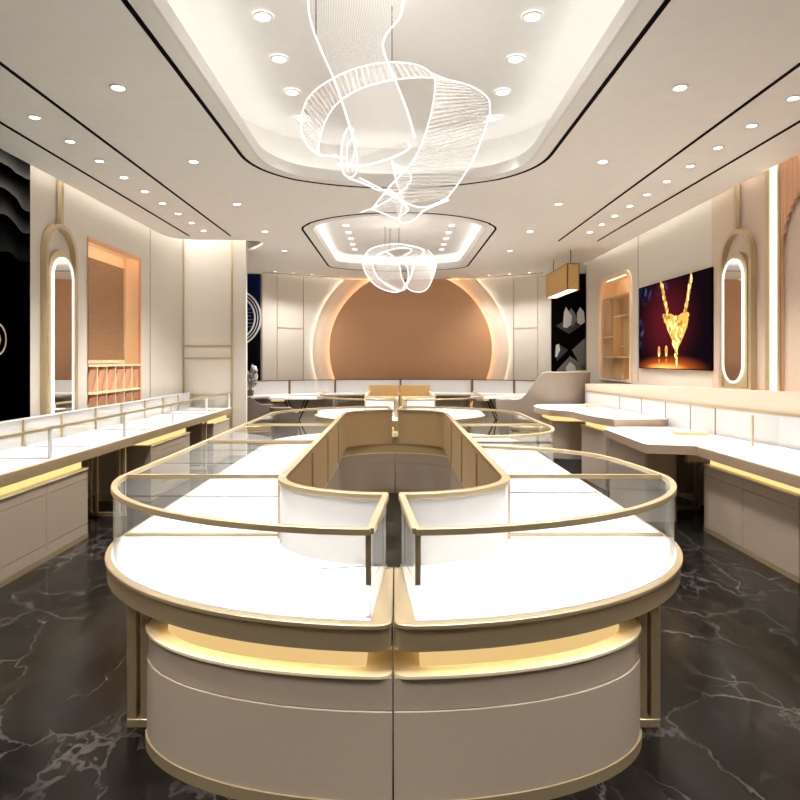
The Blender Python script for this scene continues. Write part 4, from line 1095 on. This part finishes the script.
# twisted foot of the loop
ribbon(ch, w((447,198,4.22),(430,206,4.22),(418,207,4.25),(405,202,4.3),(390,190,4.4),(378,190,4.45),(365,184,4.5),(348,178,4.55)),
           w((449,200,4.22),(425,210,4.2),(414,220,4.2),(402,223,4.2),(399,217,4.22),(408,209,4.3),(394,196,4.4),(360,178,4.6)), .0065)
ribbon(ch, w((361,212,4.2),(378,206,4.22),(398,194,4.3),(410,182,4.4),(409,172,4.45),(394,164,4.5)),
           w((372,209,4.2),(385,214,4.2),(398,218,4.22),(402,200,4.4),(396,180,4.5),(392,160,4.55)), .0055)
obj('lit_edge', MB().tube(spline(w((337,164,4.6),(360,166,4.75),(385,160,4.8),(402,153,4.75),(410,147,4.7),(408,143,4.7)),8), .006, 8), EDGE, ch)
for px,py,Y in ((392,62,5.0),(316,36,4.65)):
    p = W(px,py,Y); obj('hanging_wire', MB().tube([p,(p.x,p.y,4.64)],.004,6), BRONZE, ch)
obj('canopy', MB().lathe([(0,0),(.14,0),(.14,.03),(0,.03)], (0,4.9,4.62), 24), CEILW, ch)
ch2 = thing('chandelier', 'smaller white ribbon chandelier knotted below the far ceiling recess', 'chandelier', (0,12,4.39))
ribbon(ch2, w((383,245,12.2),(369,250,12),(363,263,11.8),(368,277,11.7),(380,288,11.6),(398,292,11.6),(410,280,11.6),(414,262,11.8),(424,250,12),(400,244,12.3),(383,245,12.2)),
            w((390,250,12.4),(378,254,12.3),(373,262,12.2),(376,274,12.0),(384,282,11.8),(404,290,11.7),(408,270,11.9),(402,258,12.1),(412,250,12.3),(400,248,12.5),(390,250,12.4)), .012)
ribbon(ch2, w((376,258,11.5),(386,252,11.5),(398,262,11.4),(402,278,11.4),(410,290,11.4),(424,291,11.5),(432,280,11.6),(436,262,11.8),(428,250,12)),
            w((378,278,11.5),(388,286,11.4),(400,291,11.4),(404,286,11.4),(412,274,11.4),(416,262,11.5),(424,256,11.7),(420,248,12),(408,246,12.2)), .012)
for px,py,Y in ((385,246,12.2),(390,250,12.3),(399,245,12.3)):
    p = W(px,py,Y); obj('hanging_wire', MB().tube([p,(p.x,p.y,4.4)],.006,6), BRONZE, ch2)

# the chandeliers light the recess above them
for root, p, e in ((ch,(0.05,4.75,3.6),9),(ch2,(0.05,12.0,3.45),7)):
    l = bpy.data.lights.new('chandelier_glow','POINT'); l.energy = e; l.color = (1,.97,.92); l.shadow_soft_size = .2
    o = bpy.data.objects.new('chandelier_glow', l); COL.objects.link(o); o.parent = root; o.location = Vector(p)-root.location
# ------------------------------------------------------------------ bring everything to true size
done = set()
for o in bpy.data.objects:
    o.location = o.location*S
    if o.type == 'MESH':
        for md in o.modifiers:
            if md.type == 'BEVEL': md.width *= S
        if o.data.name not in done:
            done.add(o.data.name); o.data.transform(Matrix.Scale(S,4)); o.data.update()

wd = bpy.data.worlds.new('world'); C.world = wd; wd.use_nodes = True
wd.node_tree.nodes['Background'].inputs[0].default_value = (1,.93,.85,1); wd.node_tree.nodes['Background'].inputs[1].default_value = .05
C.view_settings.view_transform = 'Standard'; C.view_settings.look = 'None'; C.view_settings.exposure = 1.02; C.view_settings.gamma = 1
try:
    C.cycles.max_bounces = 10; C.cycles.transparent_max_bounces = 24; C.cycles.diffuse_bounces = 5; C.cycles.glossy_bounces = 5
    C.cycles.sample_clamp_indirect = 4; C.cycles.caustics_reflective = False; C.cycles.caustics_refractive = False
    C.cycles.use_denoising = True
except Exception: pass
